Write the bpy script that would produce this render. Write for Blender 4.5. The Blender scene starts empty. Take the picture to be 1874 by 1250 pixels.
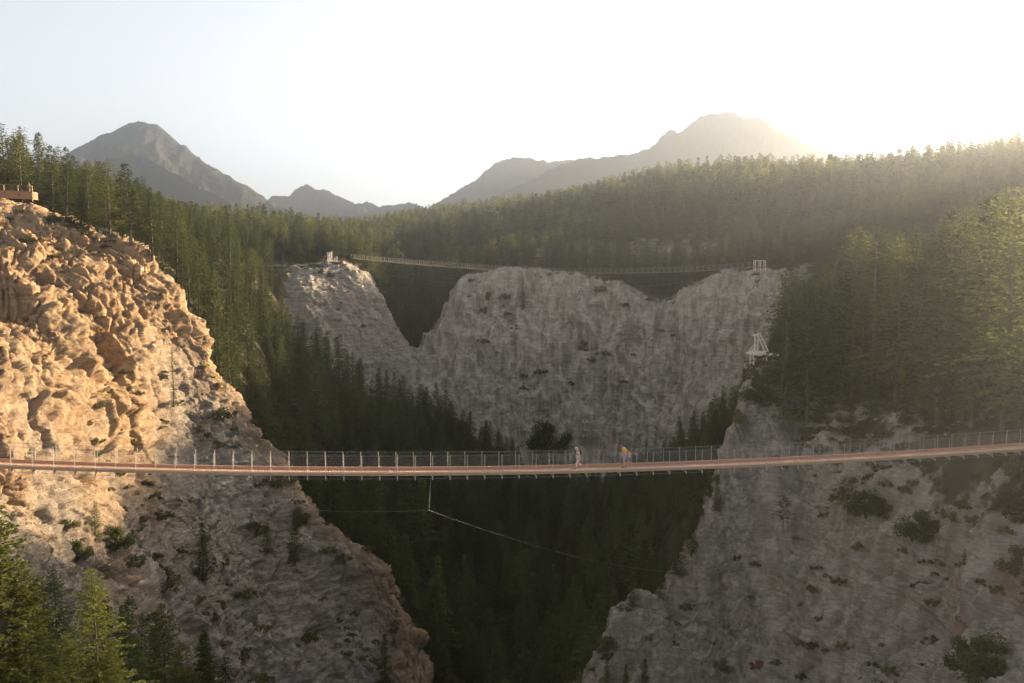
import bpy, math, random, time
import numpy as np
from mathutils import Vector, Matrix
from mathutils.geometry import delaunay_2d_cdt
T0 = time.time()
R = math.radians
scene = bpy.context.scene
# ------------------------------------------------------------------ camera
F = 1700.0                      # focal length in pixels of the 1874 px wide photograph
PITCH = math.atan(125.0 / F)    # the drone looks slightly down
cam_d = bpy.data.cameras.new('camera')
cam = bpy.data.objects.new('camera', cam_d)
scene.collection.objects.link(cam)
cam.location = (0, 0, 0)
cam.rotation_euler = (R(90) - PITCH, 0, 0)
cam_d.sensor_width = 36.0
cam_d.lens = 36.0 * F / 1874.0
cam_d.clip_start = 0.5
cam_d.clip_end = 30000.0
scene.camera = cam
# ------------------------------------------------------------------ light
SUN_AZ = 50.0      # degrees to the right of the view direction
SUN_EL = 13.3
world = bpy.data.worlds.new('World')
scene.world = world
world.use_nodes = True
wn = world.node_tree
wn.nodes.clear()
sky = wn.nodes.new('ShaderNodeTexSky')
sky.sky_type = 'NISHITA'
sky.sun_disc = False
sky.sun_elevation = R(SUN_EL)
sky.sun_rotation = R(SUN_AZ)
sky.altitude = 900
sky.air_density = 1.0
sky.dust_density = 0.6
sky.ozone_density = 1.0
hs = wn.nodes.new('ShaderNodeHueSaturation')
hs.inputs['Saturation'].default_value = 0.17
bg = wn.nodes.new('ShaderNodeBackground')
bg.inputs['Strength'].default_value = 0.05
wo = wn.nodes.new('ShaderNodeOutputWorld')
wn.links.new(sky.outputs[0], hs.inputs['Color'])
wn.links.new(hs.outputs[0], bg.inputs['Color'])
wn.links.new(bg.outputs[0], wo.inputs['Surface'])
sd = bpy.data.lights.new('sun', 'SUN')
sd.energy = 5.0
sd.angle = R(0.5)
sd.color = (1.0, 0.76, 0.48)
sun = bpy.data.objects.new('sun', sd)
scene.collection.objects.link(sun)
_s = Vector((math.sin(R(SUN_AZ)) * math.cos(R(SUN_EL)), math.cos(R(SUN_AZ)) * math.cos(R(SUN_EL)), math.sin(R(SUN_EL))))
sun.rotation_euler = _s.to_track_quat('Z', 'Y').to_euler()
sun.location = _s * 400
scene.view_settings.view_transform = 'Standard'
scene.view_settings.look = 'None'
scene.view_settings.exposure = 2.46
scene.view_settings.gamma = 1.0
scene.cycles.max_bounces = 6
scene.cycles.diffuse_bounces = 2
scene.cycles.glossy_bounces = 2
scene.cycles.transmission_bounces = 4
scene.cycles.transparent_max_bounces = 8
scene.cycles.volume_bounces = 0
scene.cycles.use_denoising = True

# ------------------------------------------------------------------ helpers
def raydir(px, py):
    x = (px - 937.0) / F
    v = (625.0 - py) / F
    c, s = math.cos(PITCH), math.sin(PITCH)
    dy = c + v * s
    return Vector((x / dy, 1.0, (-s + v * c) / dy))
def at(px, py, Y):
    return raydir(px, py) * Y
def pix(p):
    c, s = math.cos(PITCH), math.sin(PITCH)
    d = p[1] * c - p[2] * s
    u = p[1] * s + p[2] * c
    return 937 + F * p[0] / d, 625 - F * u / d
def link(o):
    scene.collection.objects.link(o)
    return o
def mesh_np(name, verts, faces, mats=(), smooth=False):
    """verts (n,3) array, faces (m,k) array -> mesh"""
    me = bpy.data.meshes.new(name)
    verts = np.asarray(verts, dtype=np.float32)
    faces = np.asarray(faces, dtype=np.int32)
    n, k = faces.shape
    me.vertices.add(len(verts)); me.vertices.foreach_set('co', verts.ravel())
    me.loops.add(n * k); me.loops.foreach_set('vertex_index', faces.ravel())
    me.polygons.add(n)
    me.polygons.foreach_set('loop_start', np.arange(0, n * k, k, dtype=np.int32))
    if smooth:
        me.polygons.foreach_set('use_smooth', np.ones(n, dtype=bool))
    me.update(calc_edges=True)
    for m in mats: me.materials.append(m)
    return me
class MB:
    """collects simple shapes into one mesh"""
    def __init__(s): s.v = []; s.f = []
    def quadbox(s, a, b, w, h, up=(0, 0, 1)):
        a = Vector(a); b = Vector(b); d = (b - a).normalized(); up = Vector(up)
        side = d.cross(up)
        if side.length < 1e-5: side = d.cross(Vector((1, 0, 0)))
        side.normalize(); u = side.cross(d).normalized()
        n = len(s.v)
        for p in (a, b):
            for sx, sz in ((-1, -1), (1, -1), (1, 1), (-1, 1)):
                s.v.append(p + side * (w / 2 * sx) + u * (h / 2 * sz))
        s.f += [(n, n+1, n+2, n+3), (n+7, n+6, n+5, n+4), (n, n+4, n+5, n+1), (n+1, n+5, n+6, n+2), (n+2, n+6, n+7, n+3), (n+3, n+7, n+4, n)]
    def tube(s, pts, rad, k=6):
        pts = [Vector(p) for p in pts]
        if not isinstance(rad, (list, tuple)): rad = [rad] * len(pts)
        n0 = len(s.v)
        for i, p in enumerate(pts):
            d = (pts[min(i + 1, len(pts) - 1)] - pts[max(i - 1, 0)]).normalized()
            a = d.cross(Vector((0, 0, 1)))
            if a.length < 0.05: a = d.cross(Vector((1, 0, 0)))
            a.normalize(); b = d.cross(a)
            for j in range(k):
                t = 2 * math.pi * j / k
                s.v.append(p + (a * math.cos(t) + b * math.sin(t)) * rad[i])
        for i in range(len(pts) - 1):
            for j in range(k):
                q = n0 + i * k
                s.f.append((q + j, q + (j + 1) % k, q + k + (j + 1) % k, q + k + j))
        s.f.append(tuple(n0 + j for j in range(k))[::-1])
        s.f.append(tuple(n0 + (len(pts) - 1) * k + j for j in range(k)))
    def poly(s, pts):
        n = len(s.v); s.v += [Vector(p) for p in pts]; s.f.append(tuple(range(n, n + len(pts))))
    def build(s, name, mat, parent=None, origin=None, smooth=False):
        me = bpy.data.meshes.new(name)
        o0 = Vector(origin) if origin is not None else Vector((0, 0, 0))
        me.from_pydata([tuple(v - o0) for v in s.v], [], s.f)
        me.materials.append(mat)
        if smooth:
            for p in me.polygons: p.use_smooth = True
        me.update()
        o = bpy.data.objects.new(name, me); link(o)
        if parent is not None: o.parent = parent
        elif origin is not None: o.location = o0
        return o
def tag(o, label=None, cat=None, group=None, kind=None):
    if label: o['label'] = label
    if cat: o['category'] = cat
    if group: o['group'] = group
    if kind: o['kind'] = kind
    return o
def empty(name, loc, rz=0.0):
    o = bpy.data.objects.new(name, None); link(o)
    o.location = loc; o.rotation_euler = (0, 0, rz)
    o.empty_display_size = 0.5
    return o
# numpy noise
_rs = np.random.RandomState(7)
_g = _rs.normal(size=(256, 3)); _g /= np.linalg.norm(_g, axis=1)[:, None]
_g = _g.astype(np.float32)
_perm = _rs.permutation(256).astype(np.int32)
_perm = np.concatenate([_perm, _perm])
def gnoise(x, y, z):
    xi = np.floor(x).astype(np.int32); yi = np.floor(y).astype(np.int32); zi = np.floor(z).astype(np.int32)
    xf = (x - xi).astype(np.float32); yf = (y - yi).astype(np.float32); zf = (z - zi).astype(np.float32)
    u = xf**3 * (xf * (xf * 6 - 15) + 10); v = yf**3 * (yf * (yf * 6 - 15) + 10); w = zf**3 * (zf * (zf * 6 - 15) + 10)
    res = 0
    for dz in (0, 1):
        pz = _perm[(zi + dz) & 255]
        rz = 0
        for dy in (0, 1):
            py = _perm[((yi + dy) & 255) + pz]
            c = []
            for dx in (0, 1):
                g = _g[_perm[((xi + dx) & 255) + py]]
                c.append(g[..., 0] * (xf - dx) + g[..., 1] * (yf - dy) + g[..., 2] * (zf - dz))
            rx = c[0] + u * (c[1] - c[0])
            rz = rz + rx * ((1 - v) if dy == 0 else v)
        res = res + rz * ((1 - w) if dz == 0 else w)
    return res * 1.6
def fbm(x, y, z, oct=4, gain=0.5, lac=2.03):
    a = 1.0; r = 0; t = 0
    for i in range(oct):
        r = r + a * gnoise(x + 17.3 * i, y - 9.1 * i, z + 4.7 * i); t += a
        a *= gain; x = x * lac; y = y * lac; z = z * lac
    return r / t
def ridged(x, y, z, oct=4, gain=0.5, lac=2.03):
    a = 1.0; r = 0; t = 0
    for i in range(oct):
        n = 1 - np.abs(gnoise(x + 17.3 * i, y - 9.1 * i, z + 4.7 * i)) * 1.6
        r = r + a * n * n; t += a
        a *= gain; x = x * lac; y = y * lac; z = z * lac
    return r / t
def sstep(a, b, x):
    t = np.clip((x - a) / (b - a), 0, 1)
    return t * t * (3 - 2 * t)
# ------------------------------------------------------------------ materials
def new_mat(name):
    m = bpy.data.materials.new(name); m.use_nodes = True
    nt = m.node_tree; nt.nodes.clear()
    out = nt.nodes.new('ShaderNodeOutputMaterial')
    return m, nt, out
def N(nt, typ, ins=None, **kw):
    n = nt.nodes.new(typ)
    for k, v in kw.items(): setattr(n, k, v)
    for k, v in (ins or {}).items():
        if isinstance(v, bpy.types.NodeSocket): nt.links.new(v, n.inputs[k])
        else: n.inputs[k].default_value = v
    return n
def mixc(nt, fac, a, b, mode='MIX'):
    n = nt.nodes.new('ShaderNodeMix'); n.data_type = 'RGBA'; n.blend_type = mode
    for idx, v in ((0, fac), (6, a), (7, b)):
        if isinstance(v, bpy.types.NodeSocket): nt.links.new(v, n.inputs[idx])
        elif idx: n.inputs[idx].default_value = (*v, 1.0) if len(v) == 3 else v
        else: n.inputs[idx].default_value = v
    return n.outputs[2]
def ramp(nt, src, p0, p1):
    n = nt.nodes.new('ShaderNodeMapRange'); n.interpolation_type = 'SMOOTHSTEP'
    nt.links.new(src, n.inputs[0])
    n.inputs[1].default_value = p0; n.inputs[2].default_value = p1
    return n.outputs[0]
def noise(nt, vec, scale, detail=4, rough=0.55, dist=0.0):
    return N(nt, 'ShaderNodeTexNoise', {'Vector': vec, 'Scale': scale, 'Detail': detail, 'Roughness': rough, 'Distortion': dist}).outputs[0]
def plain(name, col, rough=0.7, metal=0.0, var=0.15, scale=6.0, bump=0.0):
    m, nt, out = new_mat(name)
    tc = N(nt, 'ShaderNodeTexCoord')
    nz = noise(nt, tc.outputs['Object'], scale, 5, 0.6)
    c = mixc(nt, nz, tuple(x * (1 - var) for x in col), tuple(min(1, x * (1 + var)) for x in col))
    b = N(nt, 'ShaderNodeBsdfPrincipled', {'Base Color': c, 'Roughness': rough, 'Metallic': metal})
    if bump:
        bp = N(nt, 'ShaderNodeBump', {'Height': nz, 'Distance': bump, 'Strength': 0.6})
        nt.links.new(bp.outputs[0], b.inputs['Normal'])
    nt.links.new(b.outputs[0], out.inputs[0])
    return m
def leaf_mat(name, col, col2, trans=0.32):
    m, nt, out = new_mat(name)
    oi = N(nt, 'ShaderNodeObjectInfo')
    geo = N(nt, 'ShaderNodeNewGeometry')
    c = mixc(nt, oi.outputs['Random'], col, col2)
    nz = noise(nt, geo.outputs['Position'], 0.9, 3, 0.6)
    c = mixc(nt, ramp(nt, noise(nt, geo.outputs['Position'], .035, 3, .6), .42, .62), c, (col2[0] * 1.15, col2[1] * 1.02, col2[2] * .9))
    c = mixc(nt, nz, c, tuple(x * 1.5 for x in col2))
    hs = N(nt, 'ShaderNodeHueSaturation', {'Color': c, 'Saturation': 0.95})
    mr = N(nt, 'ShaderNodeMapRange', {0: oi.outputs['Random'], 3: 0.55, 4: 1.4})
    nt.links.new(mr.outputs[0], hs.inputs['Value'])
    d = N(nt, 'ShaderNodeBsdfDiffuse', {'Color': hs.outputs[0]})
    tcol = mixc(nt, 0.6, hs.outputs[0], tuple(min(1, x * 2.2) for x in col2))
    t = N(nt, 'ShaderNodeBsdfTranslucent', {'Color': tcol})
    mx = N(nt, 'ShaderNodeMixShader', {0: trans, 1: d.outputs[0], 2: t.outputs[0]})
    nt.links.new(mx.outputs[0], out.inputs[0])
    return m
M = {}
M['needles'] = leaf_mat('spruce_needles', (.036, .052, .018), (.068, .086, .026))
M['pine'] = leaf_mat('pine_needles', (.062, .078, .024), (.110, .118, .034), .5)
M['freshneedles'] = leaf_mat('sunlit_tinted_needles', (.095, .115, .026), (.140, .150, .036), .4)  # lighter yellow-green puts a sunlit look into the needle colour
M['shrub'] = leaf_mat('shrub_leaves', (.060, .070, .030), (.095, .095, .040), .25)
M['dryshrub'] = leaf_mat('rusty_dry_leaves', (.13, .06, .045), (.18, .085, .06), .2)
M['grass'] = leaf_mat('dry_grass', (.26, .21, .09), (.36, .30, .13), .3)
M['bark'] = plain('bark', (.11, .085, .065), .9, 0, .35, 3.0, .02)
M['greybark'] = plain('grey_bark', (.22, .19, .16), .9, 0, .3, 3.0, .02)
M['deadwood'] = plain('dead_wood', (.36, .31, .26), .85, 0, .3, 3.0, .02)
M['steel'] = plain('galvanised_steel', (.42, .40, .37), .5, .3, .1, 2.0)
M['cable'] = plain('steel_cable', (.30, .285, .265), .5, .6, .1, 2.0)
M['deckwood'] = plain('red_cedar_deck', (.44, .235, .15), .65, 0, .25, 2.0, .01)
M['kerbwood'] = plain('pale_kerb_timber', (.66, .47, .33), .6, 0, .15, 2.0, .01)
M['fascia'] = plain('weathered_fascia_timber', (.40, .25, .16), .7, 0, .25, 2.0, .01)
M['timber'] = plain('orange_brown_timber', (.30, .16, .08), .75, 0, .25, 1.5, .01)
M['paletimber'] = plain('bleached_timber', (.78, .70, .62), .75, 0, .2, 1.5, .01)
M['concrete'] = plain('grey_concrete', (.38, .35, .33), .85, 0, .15, 2.0, .01)

def terrain_mat():
    m, nt, out = new_mat('canyon_rock_and_soil')
    geo = N(nt, 'ShaderNodeNewGeometry'); P = geo.outputs['Position']
    def attr(n): return N(nt, 'ShaderNodeAttribute', attribute_name=n).outputs['Fac']
    rock, warm, pale, veg = attr('rock'), attr('warm'), attr('pale'), attr('veg')
    # strata coordinate: layers dip to the right
    mp = N(nt, 'ShaderNodeMapping', {'Vector': P, 'Rotation': (0, R(35), 0), 'Scale': (0.10, 0.16, 1.0)})
    flat = N(nt, 'ShaderNodeMapping', {'Vector': P, 'Rotation': (0, R(6), 0), 'Scale': (0.12, 0.12, 1.3)})
    vert = N(nt, 'ShaderNodeMapping', {'Vector': P, 'Rotation': (0, R(8), 0), 'Scale': (0.9, 0.9, 0.07)})
    n_str = noise(nt, mp.outputs[0], 1.1, 8, .68)
    n_flat = noise(nt, flat.outputs[0], 1.5, 9, .72)
    n_ver = noise(nt, vert.outputs[0], .55, 8, .68)
    n_big = noise(nt, P, .035, 4, .55)
    n_med = noise(nt, P, .22, 8, .66)
    n_fine = noise(nt, P, 2.2, 8, .75)
    # sunlit left cliff: tan holding the light's warmth, rust patches, cream beds
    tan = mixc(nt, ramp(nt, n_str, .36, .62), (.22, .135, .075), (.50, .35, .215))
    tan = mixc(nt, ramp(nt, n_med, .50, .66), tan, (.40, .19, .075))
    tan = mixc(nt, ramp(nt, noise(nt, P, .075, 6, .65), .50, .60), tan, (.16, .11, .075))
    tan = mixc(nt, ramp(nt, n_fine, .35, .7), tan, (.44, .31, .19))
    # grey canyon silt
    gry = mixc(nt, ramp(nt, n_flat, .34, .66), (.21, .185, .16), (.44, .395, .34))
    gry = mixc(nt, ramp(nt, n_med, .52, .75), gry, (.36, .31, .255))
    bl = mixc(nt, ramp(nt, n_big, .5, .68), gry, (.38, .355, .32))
    # pale far cliff, streaked down the fall line
    pal = mixc(nt, ramp(nt, n_ver, .40, .60), (.34, .295, .24), (.68, .60, .505))
    pal = mixc(nt, ramp(nt, n_med, .5, .75), pal, (.48, .42, .35))
    fl2 = noise(nt, flat.outputs[0], 4.5, 8, .75)
    thin = ramp(nt, fl2, .44, .56)
    pal = mixc(nt, N(nt, 'ShaderNodeMath', {0: thin, 1: .38}, operation='MULTIPLY').outputs[0], pal, (.24, .205, .17))
    bl = mixc(nt, N(nt, 'ShaderNodeMath', {0: thin, 1: .45}, operation='MULTIPLY').outputs[0], bl, (.14, .12, .10))
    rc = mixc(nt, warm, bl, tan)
    rc = mixc(nt, pale, rc, pal)
    rust = N(nt, 'ShaderNodeMath', {0: ramp(nt, n_big, .60, .70), 1: ramp(nt, n_med, .45, .6)}, operation='MULTIPLY').outputs[0]
    rc = mixc(nt, rust, rc, (.33, .20, .14))
    wht = N(nt, 'ShaderNodeMath', {0: ramp(nt, noise(nt, P, .11, 5, .6, .5), .62, .68), 1: ramp(nt, n_flat, .5, .66)}, operation='MULTIPLY').outputs[0]
    rc = mixc(nt, wht, rc, (.66, .63, .58))
    # soil, duff and moss under the trees
    soil = mixc(nt, ramp(nt, n_med, .4, .65), (.075, .058, .040), (.105, .098, .050))
    soil = mixc(nt, ramp(nt, n_fine, .5, .8), soil, (.15, .12, .08))
    grassy = mixc(nt, ramp(nt, n_fine, .35, .65), (.30, .24, .12), (.16, .16, .06))
    edge = N(nt, 'ShaderNodeMath', {0: rock, 1: n_med}, operation='ADD').outputs[0]
    c = mixc(nt, ramp(nt, edge, .86, 1.02), soil, rc)
    vv = N(nt, 'ShaderNodeMath', {0: veg, 1: n_fine}, operation='ADD').outputs[0]
    c = mixc(nt, ramp(nt, vv, 1.42, 1.62), c, grassy)
    b = N(nt, 'ShaderNodeBsdfPrincipled', {'Base Color': c, 'Roughness': .95, 'Specular IOR Level': .15})
    # relief finer than the mesh
    h1 = N(nt, 'ShaderNodeMix', {0: warm, 2: n_flat, 3: n_str})
    vor = N(nt, 'ShaderNodeTexVoronoi', {'Vector': mp.outputs[0], 'Scale': 1.4}, feature='F1')
    hsum = N(nt, 'ShaderNodeMath', {0: h1.outputs[0], 1: n_fine}, operation='ADD').outputs[0]
    hs2 = N(nt, 'ShaderNodeMath', {0: vor.outputs[0], 1: .5, 2: hsum}, operation='MULTIPLY_ADD').outputs[0]
    bp = N(nt, 'ShaderNodeBump', {'Height': hs2, 'Distance': .7, 'Strength': .9})
    nt.links.new(bp.outputs[0], b.inputs['Normal'])
    nt.links.new(b.outputs[0], out.inputs[0])
    return m
M['terrain'] = terrain_mat()
def mountain_mat():
    m, nt, out = new_mat('mountain_rock_and_forest')
    geo = N(nt, 'ShaderNodeNewGeometry'); P = geo.outputs['Position']
    sep = N(nt, 'ShaderNodeSeparateXYZ', {0: P})
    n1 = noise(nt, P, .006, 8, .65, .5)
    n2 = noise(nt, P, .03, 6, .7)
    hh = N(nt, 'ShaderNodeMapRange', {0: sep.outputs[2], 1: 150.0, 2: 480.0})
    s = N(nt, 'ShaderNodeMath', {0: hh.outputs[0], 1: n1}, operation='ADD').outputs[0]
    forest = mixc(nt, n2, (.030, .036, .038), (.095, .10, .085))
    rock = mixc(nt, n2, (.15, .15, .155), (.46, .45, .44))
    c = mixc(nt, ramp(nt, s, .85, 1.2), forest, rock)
    b = N(nt, 'ShaderNodeBsdfDiffuse', {'Color': c})
    bp = N(nt, 'ShaderNodeBump', {'Height': n2, 'Distance': 12.0, 'Strength': .8})
    nt.links.new(bp.outputs[0], b.inputs['Normal'])
    nt.links.new(b.outputs[0], out.inputs[0])
    return m
M['mountain'] = mountain_mat()
# ------------------------------------------------------------------ terrain
# control points: (px, py, Y, rock) seen in the photograph, or (px, None, Y, rock, z)
C = []
def cp(px, Y, rock=0.0, py=None, z=None, warm=0.0, pale=0.0):
    if z is None:
        p = at(px, py, Y); u = p.x / Y; z = p.z
    else:
        u = (px - 937.0) / F
    C.append((u, Y, z, rock, warm, pale))
    return len(C) - 1
EDGES = []
def line(pts, **kw):
    prev = None
    for p in pts:
        i = cp(*p[:1], p[2], p[3] if len(p) > 3 else 1.0, py=p[1], **kw)
        if prev is not None: EDGES.append((prev, i))
        prev = i
# left cliff crest, and the drop behind it
crest = [(-250, 340, 176), (-120, 352, 174), (0, 361, 170), (60, 366, 170), (130, 397, 169), (190, 422, 168), (250, 443, 167), (310, 490, 166),
         (350, 545, 165), (368, 600, 164), (383, 660, 162), (420, 715, 160), (470, 765, 157), (510, 820, 154), (560, 900, 150),
         (620, 960, 146), (700, 1030, 142), (750, 1100, 138), (772, 1160, 134), (775, 1260, 126)]
line([(a, b, c, 1.0) for a, b, c in crest], warm=1.0)
back = [(-250, 179, 14.5), (-120, 178, 14), (0, 177, 12.3), (60, 178, 11.2), (130, 178, 9.0), (190, 177, 6), (250, 176, 3.0), (310, 175, -3.0), (352, 174, -10), (375, 173, -17), (392, 171, -23),
        (430, 169, -29), (480, 167, -34), (522, 164, -39), (575, 161, -46), (635, 157, -50), (715, 153, -56), (768, 149, -62), (796, 145, -66), (800, 136, -68)]
for a, Y, z in back: cp(a, Y, 0.0, z=z)
# left face
for px, rows in {
    -450: [(500, 130), (650, 95), (850, 66), (1050, 52), (1300, 40)],
    -200: [(450, 134), (600, 98), (750, 82), (850, 74), (1050, 62), (1250, 52)],
    0: [(450, 140), (600, 104), (750, 88), (850, 84), (950, 78), (1100, 68), (1250, 60)],
    130: [(500, 145), (650, 117), (800, 101), (950, 91), (1100, 81), (1250, 73)],
    250: [(550, 153), (630, 140), (700, 134), (850, 120), (1000, 106), (1250, 88)],
    350: [(640, 158), (700, 152), (850, 136), (1000, 120), (1250, 100)],
    470: [(850, 148), (1000, 134), (1250, 113)],
    600: [(1000, 143), (1100, 134), (1250, 120)],
    690: [(1120, 138), (1250, 125)]}.items():
    for py, Y in rows: cp(px, Y, 1.0, py=py, warm=1.0 if py < (900 if px < 300 else 700) else .08)  # tan where sunlit, grey where shaded: light painted into the rock tone
# near ground below the frame
for px, Y, z in [(-900, 36, -12), (-450, 34, -20), (-150, 42, -20), (0, 42, -21), (110, 43, -22), (0, 50, -27), (110, 52, -30), (200, 58, -38), (400, 75, -46), (600, 95, -60), (800, 100, -70), (1000, 80, -70), (1200, 75, -60), (1450, 60, -46), (1750, 48, -34), (2100, 40, -26), (2600, 35, -18),
                 (-900, 22, -24), (0, 22, -48), (600, 22, -64), (937, 22, -68), (1300, 22, -60), (1900, 22, -40), (2900, 22, -20), (-2500, 22, -10), (4300, 22, 0)]:
    cp(px, Y, 0.3, z=z)
# plateau behind the left cliff
for px, Y, z in [(-250, 210, 17), (0, 200, 15), (60, 205, 14), (130, 205, 13), (200, 200, 10.5), (260, 200, 7), (320, 198, 1.5), (370, 196, -6), (410, 192, -14), (430, 185, -22), (450, 212, -10), (475, 195, -24),
                 (-250, 280, 22), (0, 270, 20), (130, 280, 18), (260, 270, 13), (330, 250, 9), (400, 235, 5.0), (470, 250, 3.0),
                 (330, 330, 9), (450, 310, 6), (520, 330, 5), (600, 360, 5), (200, 380, 18), (0, 380, 24)]:
    cp(px, Y, 0.0, z=z)

# middle promontory (brown cliff under the far tower)
line([(455, 505, 270, 0), (505, 508, 271, 0), (530, 510, 272), (560, 500, 276), (590, 484, 282), (630, 478, 286), (660, 490, 290), (690, 522, 294), (718, 572, 298), (738, 620, 303), (752, 672, 303)], pale=.35)
line([(440, 560, 258, 0), (505, 585, 262, 0), (530, 594, 262), (600, 640, 266), (660, 690, 270), (720, 735, 278), (760, 745, 283)], pale=.35)
for px, Y, z in [(590, 300, 5.5), (630, 305, 5.5), (670, 312, 4), (480, 240, -17), (530, 235, -24), (600, 240, -30), (660, 245, -36), (730, 250, -42),
                 (480, 215, -22), (560, 205, -36), (650, 200, -44), (750, 205, -54)]:
    cp(px, Y, 0.0, z=z)
# dark wooded gully
cp(757, 330, .1, py=655)
for px, Y, z in [(700, 335, -6), (720, 360, -2), (757, 370, -14), (757, 410, -6), (800, 350, -8), (830, 335, -5), (690, 380, 6), (760, 440, 8), (830, 400, 6)]:
    cp(px, Y, .1, z=z)
# pale far cliff: crest and foot
line([(764, 672, 303), (780, 625, 306), (806, 575, 311), (828, 525, 315), (848, 498, 316), (900, 492, 316), (950, 489, 315), (1020, 494, 312), (1060, 500, 310), (1100, 515, 306), (1150, 530, 303), (1190, 552, 300),
      (1215, 560, 296), (1250, 532, 290), (1285, 508, 284), (1330, 501, 276), (1370, 499, 268), (1398, 499, 262), (1440, 500, 258)], pale=1.0)
line([(775, 705, 285), (830, 745, 288), (880, 790, 288), (940, 830, 287), (1000, 855, 285), (1060, 885, 283), (1110, 905, 280), (1150, 880, 276), (1200, 830, 270), (1290, 770, 258), (1350, 735, 250), (1400, 700, 244), (1440, 660, 240)], pale=1.0)
for px, py, Y in [(900, 600, 306), (960, 700, 299), (1050, 600, 303), (1060, 760, 292), (1150, 640, 297), (1160, 760, 286), (1250, 640, 284), (1330, 620, 268), (870, 680, 298), (1215, 700, 283)]:
    cp(px, Y, 1.0, py=py, pale=1.0)
for px, Y, z in [(850, 325, 1.5), (950, 325, 3), (1050, 322, 1.5), (1110, 318, -1), (1190, 330, -2), (1160, 322, -3), (1260, 305, -2), (1330, 290, 2), (1400, 276, 2), (1450, 270, 2)]:
    cp(px, Y, 0.0, z=z)
cp(1205, 305, 0.1, z=-9); cp(1180, 308, .1, z=-6)
# background hill
ridge = [(-400, 420, 36), (0, 480, 38), (200, 520, 30), (420, 620, 26), (560, 800, 30), (640, 1000, 36), (700, 1050, 42), (760, 1020, 49), (850, 980, 55), (950, 880, 56), (1050, 780, 57), (1120, 700, 56), (1200, 640, 58), (1300, 590, 58), (1400, 560, 54), (1500, 530, 49), (1600, 500, 48),
         (1700, 460, 47), (1800, 430, 46), (1874, 410, 47), (2050, 380, 52), (2300, 350, 56), (2700, 320, 60), (3300, 300, 62)]
for px, Y, z in ridge:
    cp(px, Y, 0.0, z=z); cp(px, Y * 1.14, 0.0, z=z - 22); cp(px, 1320, 0, z=-20)
    if px > 500:
        f = .5 if px < 1450 else .55
        y0, z0 = (335, 4) if px < 1450 else (200, 2)
        if px > 2000: continue
        cp(px, y0 + (Y - y0) * .45, 0.0, z=z0 + (z - z0) * .40)
for px, Y, z in [(1100, 370, 5), (1240, 372, 8), (1000, 380, 8), (1350, 340, 6), (1460, 340, 6), (1260, 355, 4)]:
    cp(px, Y, .75, z=z)
# canyon floor
for px, Y, z in [(1050, 275, -66), (1150, 268, -62), (950, 275, -62), (860, 275, -52), (780, 270, -46), (1050, 230, -70), (950, 225, -72), (850, 225, -64), (750, 232, -50),
                 (1150, 225, -58), (1250, 225, -46), (1330, 222, -38), (1400, 215, -33),
                 (1000, 180, -76), (900, 175, -78), (800, 170, -72), (700, 170, -64), (600, 178, -54), (530, 180, -46), (480, 180, -36), (1100, 180, -66), (1200, 185, -50), (1290, 185, -40), (1360, 180, -32),
                 (1000, 145, -76), (900, 140, -78), (830, 138, -76), (1080, 145, -66), (1000, 115, -74), (880, 110, -76), (1020, 100, -70)]:
    cp(px, Y, 0.0, z=z)
# right spur: crest and the drop behind
line([(1450, 655, 152, .4), (1402, 646, 151, .6), (1368, 700, 145), (1338, 752, 137), (1328, 800, 132), (1330, 860, 128), (1292, 925, 124), (1252, 985, 121), (1200, 1050, 116), (1135, 1098, 112), (1080, 1140, 109), (1066, 1200, 104), (1066, 1280, 98)], pale=.55)
for px, Y, z in [(1450, 165, -15), (1395, 172, -18), (1358, 163, -26), (1325, 152, -32), (1300, 146, -36), (1290, 142, -40), (1262, 138, -44), (1222, 134, -48), (1175, 130, -54), (1112, 125, -60), (1058, 120, -66), (1042, 112, -68)]:
    cp(px, Y, 0.0, z=z)
for px, rows in {
    1400: [(750, 140, .8), (800, 133, 1), (900, 125, 1), (1000, 117, 1), (1100, 109, 1), (1260, 98, 1)],
    1330: [(920, 123, 1), (1000, 117, 1), (1100, 110, 1), (1260, 99, 1)],
    1250: [(1060, 115, 1), (1150, 109, 1), (1260, 101, 1)],
    1150: [(1140, 109, 1), (1260, 101, 1)],
    1480: [(690, 152, .3), (740, 140, .55), (820, 124, .75), (900, 117, 1), (1000, 109, 1), (1250, 92, 1)],
    1600: [(690, 140, .35), (750, 125, .35), (820, 114, .45), (900, 106, .8), (1000, 100, 1), (1100, 94, 1), (1260, 85, 1)],
    1750: [(720, 116, .3), (800, 101, .3), (900, 94, .45), (1000, 89, .8), (1100, 82, 1), (1260, 73, 1)],
    1874: [(760, 98, .3), (830, 89, .3), (900, 84, .4), (1000, 79, .75), (1100, 74, 1), (1260, 65, 1)],
    2150: [(700, 90, .2), (850, 72, .3), (1000, 64, .7), (1260, 52, .8)]}.items():
    for py, Y, rk in rows: cp(px, Y, rk, py=py, pale=.6)
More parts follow.
